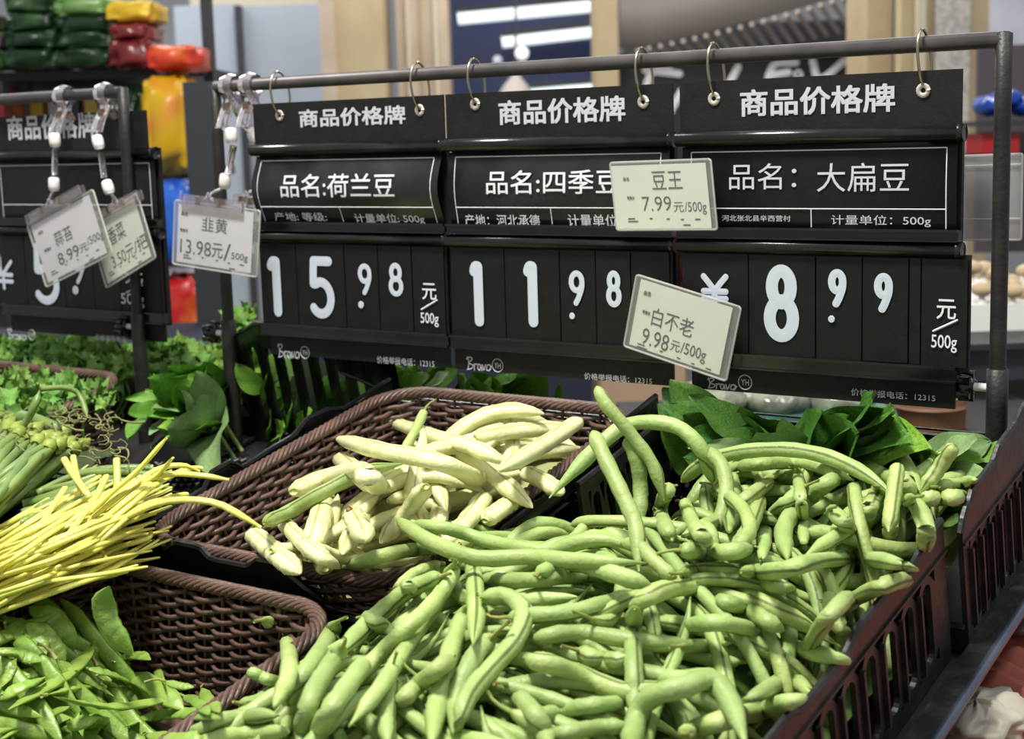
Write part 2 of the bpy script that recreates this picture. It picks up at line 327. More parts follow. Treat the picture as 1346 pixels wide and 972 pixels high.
# curved canopy with slats
t = empty('slatted_canopy', bg(980, 60, 6), 'dark curved canopy with a slatted underside above the black banner', 'canopy')
Q = []; Fc = []
for i in range(25):
    x = 815+i*14
    yb = 58 - 42*((x-815)/330)**1.7*1.0
    yb = 62-.9*max(0, x-840)*.22-((x-840)/300.)**2*20
    Q += [bg(x, yb-90, 6.3), bg(x, yb, 6.0)]
for i in range(24): Fc.append((2*i, 2*i+2, 2*i+3, 2*i+1))
Q2 = [v+BF*.08 for v in Q]; k = len(Q); Fc += [(k+2*i, k+2*i+1, k+2*i+3, k+2*i+2) for i in range(24)]+[(2*i+1, 2*i+3, k+2*i+3, k+2*i+1) for i in range(24)]
l = np.array(t.location); mk('hood', [v-l for v in Q+Q2], Fc, M['canopy'], t)
for i in range(21):
    x = 838+i*15; y0 = 62-.198*(x-840)-((x-840)/300.)**2*20+4; a = bg(x, y0, 6.0); b = bg(x+16+10*(i/20), min(74, y0+20+i*1.0), 6.5)
    mb = MB(); mb.tube([a, (a+b)/2, b], .0105, 4, BZ); mb.build('slat', M['slat'], t)
o = bgbox('backing', 820, 30, 1137, 74, 6.9, .05, M['darkgrey'], t)
t = empty('black_banner', bg(980, 110, 5.6), 'wide black banner with white brush strokes behind the price boards', 'banner')
bgbox('banner_panel', 815, 74, 1137, 330, 5.6, .05, mat('banner_black', (30, 32, 38), .5), t); bgbox('banner_rail', 815, 66, 1137, 76, 5.5, .08, M['darkgrey'], t)
BD = float((bg(976, 202, 5.6)-CAM)@BF)-.012
def bgp(x, y): d = ray(x, y); return CAM+d*(BD/(d@BF))
for st in ([(880, 92), (858, 94), (848, 118)], [(848, 92), (893, 97)], [(970, 88), (955, 118)], [(1046, 82), (1018, 85), (1008, 110)], [(1010, 100), (1036, 95)], [(1068, 80), (1078, 104), (1112, 78)], [(868, 170), (896, 120)]): strokes([st], .026, bgp, 'brush_stroke', M['print_white'], t, .003, nrm=-BF)
strokes([[(1044, 97), (1050, 93), (1054, 99), (1048, 103), (1044, 98)]], .01, bgp, 'degree_mark', M['print_white'], t, .003, nrm=-BF)
column(1137, 1176, 5.0, M['beige'], 'beige column at the right end of the black banner', extra=((1171, 1176, M['darkgrey']),))
t = column(1180, 1291, 4.9, M['beige'], 'broad beige column with a faded white printed strip, behind the right price board')
bgbox('printed_strip', 1224, -200, 1268, 1200, 4.86, .02, mat('faded_print', (206, 200, 192), .7, (170, 168, 166), 55, contrast=(.4, .6)), t); bgbox('facing_strip', 1200, -200, 1212, 1200, 4.86, .02, M['cream'], t)
struct(bgbox('wall_right', 1291, -60, 1500, 60, 6.2, .1, mat('far_white', (200, 204, 214), .6, (150, 156, 176), 3)))
struct(bgbox('trim_6', 1286, 58, 1500, 155, 5.5, .1, M['darkgrey']))
blob('hanging_sign', bg(1338, 92, 5.2), .075, .02, .08, mat('coral', (214, 110, 96), .5), 'round coral sign behind the right post top', 'sign')
# shelf at the far right
t = empty('display_rack', bg(1350, 330, 3.2), 'dark rack with glossy packs beyond the right post', 'rack')
for y in (157, 203): bgbox('shelf', 1284, y, 1480, y+7, 3.2, .35, M['darkgrey'], t)
bgbox('back_panel', 1284, 60, 1480, 330, 3.6, .02, mat('rack_back', (92, 84, 90), .6), t)
M['bluepack'] = mat('blue_gloss_pack', (20, 66, 168), .15, (120, 160, 220), 14, .8, 25, contrast=(.5, .72))
for i in range(4): blob('snack_pack', bg(1300+i*22, 139-(i % 2)*9, 3.25), .032, .06, .022, M['bluepack'], ('leftmost', 'second', 'third', 'rightmost')[i]+' glossy blue snack pack on the rack beyond the right post', 'snack pack', i, .06, group='blue packs on the right rack')
for i in range(2): bgbox('carton', 1291+i*26, 176, 1314+i*26, 202, 3.25, .12, mat('red_carton', (188, 34, 44), .4)); tag(bpy.context.scene.collection.objects[-1], ('left', 'right')[i]+' red carton on the lower shelf beyond the right post', 'carton', 'red cartons on the right rack')
# ---------------------------------------------------------------- left shelf with bags
D = 3.0
t = empty('storage_rack', bg(140, 450, D), 'dark steel storage rack with stacked bags at upper left', 'rack')
M['rack'] = mat('rack_steel', (44, 48, 56), .5)
for x0, x1, y0 in ((260, 272, -200), (8, 24, -200)): bgbox('upright', x0, y0, x1, 118, D, .04, M['rack'], t)
bgbox('upright', 256, 112, 290, 640, D-.35, .05, M['rack'], t); bgbox('upright', 8, 112, 26, 700, D, .04, M['rack'], t)
bgbox('shelf', -60, 92, 268, 104, D, .4, M['rack'], t); bgbox('shelf', -60, 226, 262, 240, D, .4, M['rack'], t); bgbox('shelf', -60, 345, 290, 357, D, .4, mat('pale_shelf', (190, 196, 206), .5), t)
bgbox('rack_back', -60, 100, 200, 470, D+.45, .02, M['darkgrey'], t)
gn = iter(['lowest dark green bag of the left stack on the top shelf', 'dark green bag second from the bottom of the left stack', 'dark green bag third from the bottom of the left stack', 'topmost full dark green bag of the left stack', 'lowest dark green bag of the second stack, beside the dark red bag', 'dark green bag in the middle of the second stack', 'dark green bag just under the bright green bag', 'long dark green bag cut by the top picture edge'])
def packs(spec):
    for i, (x0, y0, x1, y1, d, key, lab, grp) in enumerate(spec):
        s = d/F; lab = next(gn) if lab == gs else lab; blob('snack_bag', bg((x0+x1)/2, (y0+y1)/2, d), (x1-x0)*s/2, .09, (y1-y0)*s/2, M[key], lab, 'bag', i+100+int(x0), .075, group=grp, k=4.5, n=20)
M['gpack'] = mat('green_gloss_bag', (22, 52, 30), .28, (70, 110, 60), 14, .6, 20, contrast=(.5, .75)); M['gpack2'] = mat('bright_green_bag', (70, 130, 52), .3, (140, 176, 110), 12, .5, 20)
M['rpack'] = mat('dark_red_bag', (96, 18, 24), .25, (150, 60, 66), 14, .6, 20); M['ypack'] = mat('yellow_bag', (222, 176, 36), .3, (240, 206, 60), 8, .5, 20)
M['orpack'] = mat('red_orange_bag', (214, 58, 40), .3, (236, 130, 40), 7, .5, 20, contrast=(.55, .68)); M['ppack'] = mat('purple_bag', (140, 60, 150), .4, (120, 160, 80), 12)
M['yopack'] = mat('yellow_orange_bag', (214, 170, 26), .35, (222, 120, 60), 4, .4, 12, contrast=(.6, .68)); M['bpack'] = mat('blue_bag', (16, 78, 190), .25, (40, 110, 220), 8, .7, 18)
M['rywpack'] = mat('red_yellow_pack', (196, 30, 34), .35, (232, 150, 60), 7, .4, 14, contrast=(.42, .58)); M['wpack'] = mat('white_pack', (220, 216, 210), .5)
gs = 'dark green glossy bag in the two left stacks on the top shelf'; gg = 'green bags on the upper left shelf'
packs([(18, 66, 92, 92, D, 'gpack', gs, gg), (18, 42, 94, 68, D, 'gpack', gs, gg), (22, 20, 90, 46, D, 'gpack', gs, gg), (20, -6, 92, 22, D, 'gpack', gs, gg), (88, 66, 165, 90, D, 'gpack', gs, gg), (90, 44, 166, 68, D, 'gpack', gs, gg), (88, 24, 164, 48, D, 'gpack', gs, gg),
  (84, 0, 162, 26, D, 'gpack2', 'bright green bag on top of the second stack', None), (24, -26, 150, -2, D, 'gpack', gs, gg), (150, 4, 212, 32, D, 'ypack', 'yellow bag with a raised corner on the dark red bags', None), (155, 34, 206, 56, D, 'rpack', 'small dark red bag under the yellow bag', None), (154, 54, 212, 92, D, 'rpack', 'larger dark red bag resting on the shelf', None),
  (202, 62, 270, 94, D-.1, 'orpack', 'red and orange bag at the right end of the top shelf', None), (-14, 22, 14, 42, D, 'ppack', 'purple bag at the left picture edge, upper one', None), (-14, 44, 16, 66, D, 'ppack', 'purple bag at the left picture edge, lower one', None), (-30, 70, 12, 92, D, 'gpack2', 'green bag at the left picture edge on the top shelf', None),
  (198, 104, 262, 224, D-.1, 'yopack', 'tall yellow and orange bag on the second shelf', None), (160, 120, 200, 226, D, 'gpack', 'dark standing bag left of the tall yellow bag', None), (-20, 115, 20, 226, D, 'rpack', 'red bag on the second shelf at the left picture edge', None),
  (196, 240, 262, 344, D-.15, 'bpack', 'big crinkled blue bag on the third shelf', None), (208, 362, 284, 460, D-.1, 'rywpack', 'red and yellow pack below the pale shelf', None)])
for i in range(5): bgbox('small_box', 42+i*24, 120+(i % 2)*5, 58+i*24, 225, D+.1, .08, M[('ypack', 'wpack', 'gpack', 'ypack', 'darkgrey')[i]]); tag(col.objects[-1], ('yellow', 'white', 'green', 'second yellow', 'dark grey')[i]+' narrow box behind the left price board', 'box')
t = empty('wall_notice', bg(415, 70, 6.4), 'white notice with a red header on the grey door', 'notice')
bgbox('sheet', 401, 34, 428, 110, 6.42, .01, mat('notice', (196, 196, 204), .6), t); bgbox('header', 401, 33, 428, 43, 6.40, .01, mat('notice_red', (210, 60, 70), .6), t)
strokes([[(409, 66), (414, 58), (420, 66), (415, 74), (409, 67)]], .008, lambda x, y: bg(x, y, 6.39), 'red_mark', mat('notice_mark', (200, 110, 116), .6), t, .002, nrm=-BF)
# ---------------------------------------------------------------- right background counter
t = empty('foam_tray', bg(1340, 420, 2.3), 'white foam tray of mushrooms beyond the right post', 'tray')
bgbox('tray_wall', 1268, 398, 1500, 446, 2.3, .4, M['white'], t)
mm = mat('mushroom_cap', (214, 196, 170), .6, (186, 160, 124), 20)
for i in range(26):
    x = 1276+(i*37 % 130); y = 352+(i*23 % 42); c = bg(x, y+5, 2.3+.3*(i % 5)/5); mt = empty('mushroom', c, 'pale brown mushroom heaped in the white foam tray', 'mushroom', 'mushrooms in the foam tray')
    blob('cap', c+BZ*.006, .017, .017, .011, mm, None, None, i, .04, mt, n=7); mb = MB(); mb.tube([c-BZ*.018, c-BZ*.005, c+BZ*.006], [.006, .005, .006], 7); mb.build('stalk', M['white'], mt, True)
for i, (y0, y1, x0) in enumerate(((450, 545, 1262), (549, 760, 1262))):
    t = empty('storage_crate', bg(1380, y1, 2.2), ('upper', 'lower')[i]+' dark grey storage crate under the foam tray', 'crate')
    bgbox('crate_body', x0, y0+6, 1500, y1, 2.2, .5, mat('slate_crate', (44, 50, 58), .5), t); bgbox('crate_rim', x0-4, y0, 1500, y0+8, 2.17, .55, mat('slate_crate_rim', (36, 40, 46), .5), t)
    bgbox('handle_recess', 1284, (y0+y1)/2+2, 1500, (y0+y1)/2+16, 2.19, .02, M['card'], t)
o = bgbox('side_counter', 860, 612, 1500, 1500, 1.74, .5, M['card']); tag(o, 'dark low counter behind the leafy greens at right', 'counter')
t = empty('paper_drum', bg(1222, 640, 2.0), 'tan cylindrical drum behind the dark leaves', 'drum'); mb = MB()
mb.tube([bg(1222, 660, 1.95)+BZ*z for z in (-.03, .04, .08, .13)], .043, 24, BF); mb.build('drum_body', mat('tan_card', (160, 118, 86), .6), t, True)
mb = MB(); mb.tube([bg(1222, 660, 1.95)+BZ*z for z in (.125, .13, .137, .139)], .045, 24, BF); mb.build('drum_lid', mat('tan_lid', (132, 96, 72), .6), t, True)
t = empty('wrapped_tray', bg(1010, 535, 1.8), 'plastic-wrapped tray on a teal rail behind the dark leaves', 'tray')
for i in range(3): blob('wrapped_pack', bg(930+i*85, 525, 1.8+.03*i), .045, .05, .022, mat('shiny_wrap', (150, 156, 138), .12, (96, 100, 92), 50, .9, 60), None, None, i, .05, t)
bgbox('tray_edge', 880, 548, 1180, 611, 1.78, .1, mat('teal_edge', (60, 110, 100), .4), t)
struct(bgbox('trim_7', -420, 452, 785, 1200, 2.45, .3, mat('navy_dark_base', (32, 38, 54), .6))); struct(bgbox('trim_8', 782, 470, 905, 1200, 2.5, .2, mat('tan_base', (176, 148, 122), .6)))

# ================================================================ sloping display, crates
t = empty('display_stand', S(-.8, -.3, -.16), 'black sloping produce stand with a steel-blue front trim at right', 'stand')
def sbox(mb, u0, u1, v0, v1, w0, w1): mb.box(S((u0+u1)/2, (v0+v1)/2, (w0+w1)/2), u1-u0, v1-v0, w1-w0, (UU, VV, NN))
mb = MB(); sbox(mb, -1.9, -.291, -.95, .10, -.094, -.088); sbox(mb, -1.9, -1.0, .10, .24, -.094, -.088); mb.build('tray_floor', mat('tray_black', (20, 20, 22), .6, (38, 37, 37), 60), t)
mb = MB(); sbox(mb, -.3055, -.291, -.95, .10, -.088, -.081); mb.build('edge_lip', M['dustyplastic'], t)
mb = MB(); mb.tube([S(-.289, v, -.083) for v in (-.95, -.4, -.1, .10)], .0035, 8, NN); mb.build('edge_trim', M['blue_edge'], t, True)
mb = MB(); mb.box((-.8, .75, .6), 1.0, .6, 1.0); mb.build('pedestal', M['darkgrey'], t)
# terracotta fabric lying on a lower shelf outside the stand
Vv, Fc, uvv = [], [], []
for i in range(240):
    for j in range(30):
        u = -.62+.62*j/29; v = -.75+1.0*i/239; k = math.sin((v*1.0+u*.55)*290+.8*math.sin(u*18))
        Vv.append(S(u, v, -.128+.007*k+.004*math.sin(v*90+u*30)-.28*max(0, u+.23)))
for i in range(239):
    for j in range(29): Fc.append((i*30+j, i*30+j+1, (i+1)*30+j+1, (i+1)*30+j))
o = mk('folded_fabric', Vv, Fc, M['red_cloth']); tag(o, 'pleated terracotta fabric in the lower right corner below the stand edge', 'fabric')
o.modifiers.new('s', 'SOLIDIFY').thickness = .004
t2 = blob('plastic_bag', Wpx(1284, 940, -.112), .032, .03, .01, M['plastic_bag'], 'crumpled whitish plastic bag on the terracotta fabric', 'plastic bag', 3, .16, n=20, ax=(UU, VV, NN))
t2 = blob('metal_basin', Wpx(1352, 800, -.12), .03, .035, .012, mat('dull_steel', (130, 124, 116), .3, metal=.6), 'dull grey basin at the right picture edge above the fabric', 'basin', 5, .02, ax=(UU, VV, NN))

def profile_default(t): return 0.0
def wall_panel(parent, a, b, z0, top, slots=None, th=.0035, m=None, out=1, name='side_wall'):
    """crate wall from a to b (display coordinates u, v); top(t) gives its upper edge; slots = (count, t0, t1, zlo, zhi)"""
    a = np.array(a, float); b = np.array(b, float); L = np.linalg.norm(b-a); d = (b-a)/L; nrm = np.array([d[1], -d[0]])*out
    def P(s, z, o): q = a+d*s+nrm*o; return S(q[0], q[1], z)
    mb = MB()
    def slab(s0, s1, za, zb, o0=-th/2, o1=th/2):
        V = [P(s0, za[0], o0), P(s1, za[1], o0), P(s1, zb[1], o0), P(s0, zb[0], o0), P(s0, za[0], o1), P(s1, za[1], o1), P(s1, zb[1], o1), P(s0, zb[0], o1)]
        mb.add(V, [(0, 1, 2, 3), (7, 6, 5, 4), (0, 4, 5, 1), (3, 2, 6, 7), (0, 3, 7, 4), (1, 5, 6, 2)])
    if slots: n, t0, t1, zl, zh = slots
    else: n, t0, t1, zl, zh = 0, 1, 1, z0, z0
    band = zh+.004 if n else z0
    N = max(24, int(L/.006)); ss = np.linspace(0, L, N+1); tt = [top(s/L) for s in ss]
    for i in range(N): slab(ss[i], ss[i+1], (band, band), (tt[i], tt[i+1]))
    # rolled lip along the top
    mb.tube([P(s, z, 0) for s, z in zip(ss, tt)], .0024, 6, NN)
    if n:
        slab(0, t0*L, (z0, z0), (band, band)); slab(t1*L, L, (z0, z0), (band, band)); slab(t0*L, t1*L, (z0, z0), (zl-.004, zl-.004))
        cw = (t1-t0)*L/n; K = 16
        for i in range(n):
            s0 = t0*L+i*cw; sc = s0+cw/2; hw = cw*.25; V = []; hh = (band-zl+.004)/2; zc = (band+zl-.004)/2; st = hh-.004-hw
            for o in (-th/2, th/2):
                for k in range(K):
                    an = 2*math.pi*(k+.5)/K; c, s_ = math.cos(an), math.sin(an)
                    q = max(abs(c)/(cw/2), abs(s_)/hh); V.append(P(sc+c/q, zc+s_/q, o))
                for k in range(K):
                    an = 2*math.pi*(k+.5)/K; c, s_ = math.cos(an), math.sin(an); V.append(P(sc+c*hw, zc+math.copysign(st, s_)+s_*hw, o))
            # exact corners
            Fq = []
            for k in range(K):
                k2 = (k+1) % K; Fq += [(k, k2, K+k2, K+k), (2*K+k, 3*K+k, 3*K+k2, 2*K+k2), (K+k, K+k2, 3*K+k2, 3*K+k)]
            mb.add(V, Fq)
            # rib between slots, on the outer face
            slab(s0-.0012, s0+.0012, (zl, zl), (band-.004, band-.004), th/2, th/2+.003)
        slab(0, L, (band+.002, band+.002), (band+.0035, band+.0035), th/2, th/2+.0015)
    return mb.build(name, m or M['glossblack'], parent)
def stepped(lo, hi, ramps):
    """upper edge with stepped shoulders: list of (t, height)"""
    xs = [r[0] for r in ramps]; ys = [r[1] for r in ramps]
    return lambda t: float(np.interp(t, xs, ys))
def rim_stamp(a, b, w, wd=.004):
    a = np.array(a); b = np.array(b)
    for s in np.linspace(0, 1, 300):
        q = a+(b-a)*s; i = int((q[0]-U0)/G); j = int((q[1]-V0)/G); k = int(wd/G)+1; i0 = max(0, i-k); j0 = max(0, j-k)
        if i+k < NU and j+k < NV and i-k >= 0 and j-k >= 0: H[i-k:i+k+1, j-k:j+k+1] = np.maximum(H[i-k:i+k+1, j-k:j+k+1], w(s) if callable(w) else w)
bump1 = [(0, .004), (.12, .004), (.14, .009), (.3, .009), (.32, .002), (.62, .002), (.64, -.004), (.74, -.004), (.76, .004), (.9, .004), (.93, .01), (1, .01)]
def crate(label, u0, u1, v0, v1, tops, slotsides='lrfb', m=None, n_uv=(10, 9), zh=-.018):
    t = empty('slotted_crate', S((u0+u1)/2, (v0+v1)/2, -.087), label, 'crate')
    mb = MB(); sbox(mb, u0, u1, v0, v1, -.087, -.084); mb.build('crate_floor', M['card'], t)
    for k, a, b, o in (('r', (u1, v0), (u1, v1), 1), ('l', (u0, v0), (u0, v1), -1), ('f', (u0, v0), (u1, v0), 1), ('b', (u0, v1), (u1, v1), -1)):
        tp = tops.get(k, lambda t: 0.0)
        nn_ = n_uv[0] if k in 'lr' else n_uv[1]
        wall_panel(t, a, b, -.086, tp, (nn_, .06, .94, -.072, zh) if k in slotsides else None, m=m, out=o)
        rim_stamp(a, b, lambda s, tp=tp: tp(s))
    return t
flat = lambda z: (lambda t: z)
step_r = stepped(0, 0, [(0, .0), (.18, .0), (.22, .004), (.34, .004), (.37, -.001), (.55, -.001), (.6, .005), (.74, .005), (.78, .0), (.86, .003), (.93, .009), (1, .009)])
step_d = stepped(0, 0, [(0, -.012), (.3, -.008), (.33, -.002), (.5, -.002), (.55, .003), (.62, .003), (.66, -.002), (.8, .0), (.84, .01), (1, .012)])
crate('black slotted crate of green beans, nearest at lower right', -.592, -.315, -.47, -.135, {'r': step_r, 'b': flat(-.07), 'l': flat(-.04), 'f': flat(-.01)}, m=M['dustyplastic'], slotsides='rlf')
crate('black slotted crate of green beans behind the nearest one', -.588, -.307, -.125, .045, {'r': stepped(0, 0, [(0, -.004), (.06, .008), (.1, .008), (.14, .014), (.4, .016), (.46, .022), (.7, .024), (.76, .028), (1, .029)]), 'l': flat(-.004), 'b': flat(-.03), 'f': flat(-.07)}, m=M['dustyplastic'], n_uv=(8, 9), slotsides='rlb')
crate('black slotted crate holding the basket of white beans', -.872, -.597, -.315, .012, {'r': step_d, 'b': flat(-.03), 'l': stepped(0, 0, [(0, .0), (.28, .002), (.31, .012), (.38, .012), (.41, .002), (.52, .004), (.6, .004), (.66, .012), (.74, .01), (.8, .003), (1, .006)]),
  'f': stepped(0, 0, [(0, .0), (.05, .006), (.16, .006), (.2, .002), (.24, .009), (.33, .009), (.36, .001), (.5, .001), (.53, .008), (.6, .008), (.66, -.004), (.78, -.022), (1, -.03)])}, slotsides='rlb')
crate('black slotted crate holding the basket of snow peas at lower left', -.89, -.612, -.65, -.33, {'f': flat(-.02), 'l': flat(-.02), 'r': flat(-.015), 'b': flat(-.03)}, m=M['glossblack'])
crate('black crate under the yellow chives', -1.165, -.885, -.56, -.215, {'r': stepped(0, 0, [(0, -.012), (.4, -.012), (.6, -.006), (.8, -.006), (1, -.004)]), 'b': flat(-.05), 'l': flat(-.03), 'f': flat(-.01)})
crate('black slotted crate behind the left post with its end wall raised', -1.085, -.884, -.19, .035, {'b': stepped(0, 0, [(0, .026), (.1, .036), (.16, .042), (.56, .04), (.62, .034), (.66, .0), (1, -.02)]), 'f': flat(-.08), 'l': flat(-.08), 'r': flat(-.05)}, n_uv=(7, 8), zh=.018, slotsides='b')

# ---------------------------------------------------------------- wicker baskets
def basket(label, u0, u1, v0, v1, wt, depth, flare=.016, lo=None):
    t = empty('wicker_basket', S((u0+u1)/2, (v0+v1)/2, wt-depth), label, 'basket')
    R = .04
    def ring(s, ins):
        a0, a1, b0, b1 = u0+ins, u1-ins, v0+ins, v1-ins; r = R; wx, wy = a1-a0-2*r, b1-b0-2*r; q = math.pi*r/2; P = 2*(wx+wy)+4*q; s = (s % 1)*P
        for (L, kind, cx, cy, ang) in ((wx, 0, a0+r, b0, 0), (q, 1, a1-r, b0+r, -90), (wy, 2, a1, b0+r, 0), (q, 1, a1-r, b1-r, 0), (wx, 3, a1-r, b1, 0), (q, 1, a0+r, b1-r, 90), (wy, 4, a0, b1-r, 0), (q, 1, a0+r, b0+r, 180)):
            if s <= L:
                if kind == 0: return cx+s, cy, 0, -1
                if kind == 2: return cx, cy+s, 1, 0
                if kind == 3: return cx-s, cy, 0, 1
                if kind == 4: return cx, cy-s, -1, 0
                an = math.radians(ang)+s/r; return cx+r*math.cos(an), cy+r*math.sin(an), math.cos(an), math.sin(an)
            s -= L
        return a0+r, b0, 0, -1
    per = 2*(u1-u0+v1-v0)-1.7*R*2; NS = int(per/.0175)//2*2+1
    mbs = MB()
    for k in range(NS):
        s = k/NS; P = []
        for z in np.linspace(0, 1, 6):
            x, y, nx, ny = ring(s, flare*(1-z)+.003); P.append(S(x, y, wt-depth+z*depth-.004))
        mbs.tube(P, .0016, 4, VV)
    mbs.build('stakes', M['wicker'], t, True)['kind'] = 'stuff'
    rows = int((depth-.008)/.0040); mbw = MB()
    for r_ in range(rows):
        z = (r_+.5)/rows; P = []
        M_ = NS*4
        for k in range(M_+1):
            s = k/M_; x, y, nx, ny = ring(s, flare*(1-z)+.003); am = .0030*math.cos(math.pi*k/4+(r_ % 2)*math.pi)
            P.append(S(x+nx*am, y+ny*am, wt-depth+z*(depth-.006)+random.uniform(-.0003, .0003)))
        mbw.tube(P, .0020, 5, NN)
    mbw.build('woven_strands', M['wicker'], t, True)['kind'] = 'stuff'
    ns = 7; turns = int(per/.042)
    for k in range(ns):
        mbr = MB(); P = []; M_ = turns*9
        for i in range(M_+1):
            s = i/M_; x, y, nx, ny = ring(s, .0); ph = 2*math.pi*(turns*s+k/ns); P.append(S(x+nx*.0040*math.cos(ph), y+ny*.0040*math.cos(ph), wt+.0034*math.sin(ph)))
        mbr.tube(P, .0019, 6, NN); mbr.build('rim_strand', M['wicker'], t, True)
    mb = MB(); sbox(mb, u0+flare, u1-flare, v0+flare, v1-flare, wt-depth-.002, wt-depth+.002); mb.build('woven_floor', M['wicker'], t)
    for (a, b) in (((u0, v0), (u1, v0)), ((u1, v0), (u1, v1)), ((u1, v1), (u0, v1)), ((u0, v1), (u0, v0))): rim_stamp(a, b, wt+.004, .008)
    return t
basket('brown wicker basket lined around the pale white beans', -.857, -.607, -.307, .0, .002, .082)
basket('brown wicker basket half empty around the snow peas', -.873, -.624, -.64, -.345, .0, .082)
basket('brown wicker basket under the coriander at back left', -1.50, -1.178, -.22, -.028, .0, .085)
# ================================================================ heaps
def sstep(x, a, b): t = np.clip((x-a)/(b-a), 0, 1); return t*t*(3-2*t)
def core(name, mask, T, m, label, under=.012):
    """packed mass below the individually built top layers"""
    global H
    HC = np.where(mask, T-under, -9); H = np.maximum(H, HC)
    st = 4; idx = -np.ones((NU, NV), int); V = []; Fc = []
    for i in range(0, NU, st):
        for j in range(0, NV, st):
            if mask[i, j]:
                idx[i, j] = len(V); V.append(S(gu[i], gv[j], HC[i, j]-.003+.002*math.sin(gu[i]*600)*math.sin(gv[j]*500)))
    for i in range(0, NU-st, st):
        for j in range(0, NV-st, st):
            q = (idx[i, j], idx[i+st, j], idx[i+st, j+st], idx[i, j+st])
            if min(q) >= 0: Fc.append(q)
    o = mk(name, V, Fc, m); tag(o, label, 'vegetables', None, 'stuff'); return o
def samp(A, u, v):
    i = np.clip(((u-U0)/G+.5).astype(int), 0, NU-1); j = np.clip(((v-V0)/G+.5).astype(int), 0, NV-1); return A[i, j]
def support(u, v, r):
    s = np.full(u.shape, -1.0)
    for a, b in ((0, 0), (1, 0), (-1, 0), (0, 1), (0, -1)): s = np.maximum(s, samp(H, u+a*r*.5, v+b*r*.5))
    return s
def rigid(s, deg, q):
    t = np.linspace(-1, 1, len(s)); p = np.polyval(np.polyfit(t, s, deg), t); return p+np.quantile(s-p, q)
def settle(s, it=14):
    w_ = s.copy()
    for _ in range(it):
        p = np.r_[2*w_[0]-w_[1], w_, 2*w_[-1]-w_[-2]]; sm = (p[:-2]+p[2:]+2*w_)/4
        w_ = np.maximum(s, sm-.0003)
    p = np.r_[w_[0], w_, w_[-1]]; w_ = (p[:-2]+p[2:]+2*w_)/4
    return w_
def stamp(u, v, w_, r, rn=None):
    rn = rn if rn is not None else r; k = int(r/G)+1
    for a, b, c in zip(u, v, w_):
        i = int((a-U0)/G+.5); j = int((b-V0)/G+.5); i0, i1, j0, j1 = i-k, i+k+1, j-k, j+k+1
        if i0 < 0 or j0 < 0 or i1 > NU or j1 > NV: continue
        d2 = (GU[i0:i1, j0:j1]-a)**2+(GV[i0:i1, j0:j1]-b)**2; hh = c+rn*np.sqrt(np.clip(1-d2/(r*r), 0, 1)); hh = np.where(d2 < r*r, hh, -9)
        H[i0:i1, j0:j1] = np.maximum(H[i0:i1, j0:j1], hh)
def blur(A, n=4):
    for _ in range(n):
        P = np.pad(A, 1, mode='edge'); A = (P[:-2, 1:-1]+P[2:, 1:-1]+P[1:-1, :-2]+P[1:-1, 2:]+2*A)/6
    return A
def bean_profile(k, R, kind, seed):
    t = PT(k); r_ = np.random.default_rng(seed)
    nb = r_.integers(5, 8); ph = r_.uniform(0, 6)
    if kind == 'bean': e = np.clip(t/.06+.03, 0, 1)**.5*np.clip((1-t)/r_.uniform(.14, .24), 0, 1)**r_.uniform(.55, .95); b = 1+.05*np.sin(t*nb*6.28+ph); e = np.maximum(e, .09)
    elif kind == 'white': e = np.minimum(1, (t/.09+.12)**.5)*np.clip((1-t)/.2, 0, 1)**.6; b = 1+.06*np.sin(t*nb*6.28+ph); e = np.maximum(e, .08)
    elif kind == 'pea': e = (np.clip(t/.22, 0, 1)**.75)*(np.clip((1-t)/.25, 0, 1)**.75); b = 1+.03*np.sin(t*nb*6.28+ph); e = np.maximum(e, .05)
    elif kind == 'chive': e = np.clip((1-t)/.12, .3, 1)**.5; b = 1
    elif kind == 'scape': e = np.clip((1-t)/.1, .3, 1); b = 1
    return R*e*b
COUNT = 0
def PT(k): x = np.linspace(-1, 1, k); return (np.sign(x)*(1-(1-np.abs(x))**1.35)+1)/2
def respace(P): t = np.linspace(0, 1, len(P)); q = PT(len(P)); return np.stack([np.interp(q, t, P[:, i]) for i in range(3)], 1)
def pod(name, P, N0, R, Rn, kind, m, label, cat, group=None, nseg=8, stem=None, stemcol=None, extra=None):
    """one pod / blade along world points P; origin at its middle"""
    global COUNT; COUNT += 1
    P = respace(P); rs = bean_profile(len(P), R, kind, COUNT); rn = bean_profile(len(P), Rn, kind, COUNT)
    if kind == 'pea': t = PT(len(P)); rn = rn*(.75+.9*np.sin(t*6.5*3.1416)**2*np.sin(t*3.1416))
    V, Fc, uv = sweep(P, rs, rn, nseg, N0, ph=random.uniform(0, 6.28) if kind in ('bean',) else 0)
    c = P[len(P)//2]; o = mk(name, V-c, Fc, m, uv=uv); o.location = tuple(c); tag(o, label, cat, group)
    if stem == 'stalk':
        d = P[0]-P[1]; d /= np.linalg.norm(d); s = np.cross(d, N0[0] if np.ndim(N0) > 1 else N0); k = random.choice((-1, 1)); r0 = max(.0008, R*.22)
        Q = [P[0]-d*.001-c, P[0]+d*.005-c, P[0]+d*.010+s*k*.002-c, P[0]+d*.014+s*k*.006-c]; mb = MB(); mb.tube(Q, [r0*1.2, r0, r0*.8, r0], 5); mk('stem', mb.V, mb.F, stemcol or M['stem'], o)
    elif stem == 'cut':
        d = P[0]-P[1]; d /= np.linalg.norm(d); mb = MB(); mb.tube([P[0]-c, P[0]+d*.0015-c, P[0]+d*.004-c], [rs[0]*1.02, rs[0]*.95, rs[0]*.7], 8); mk('cut_end', mb.V, mb.F, M['cut'], o)
    return o
GREENLAB = {}
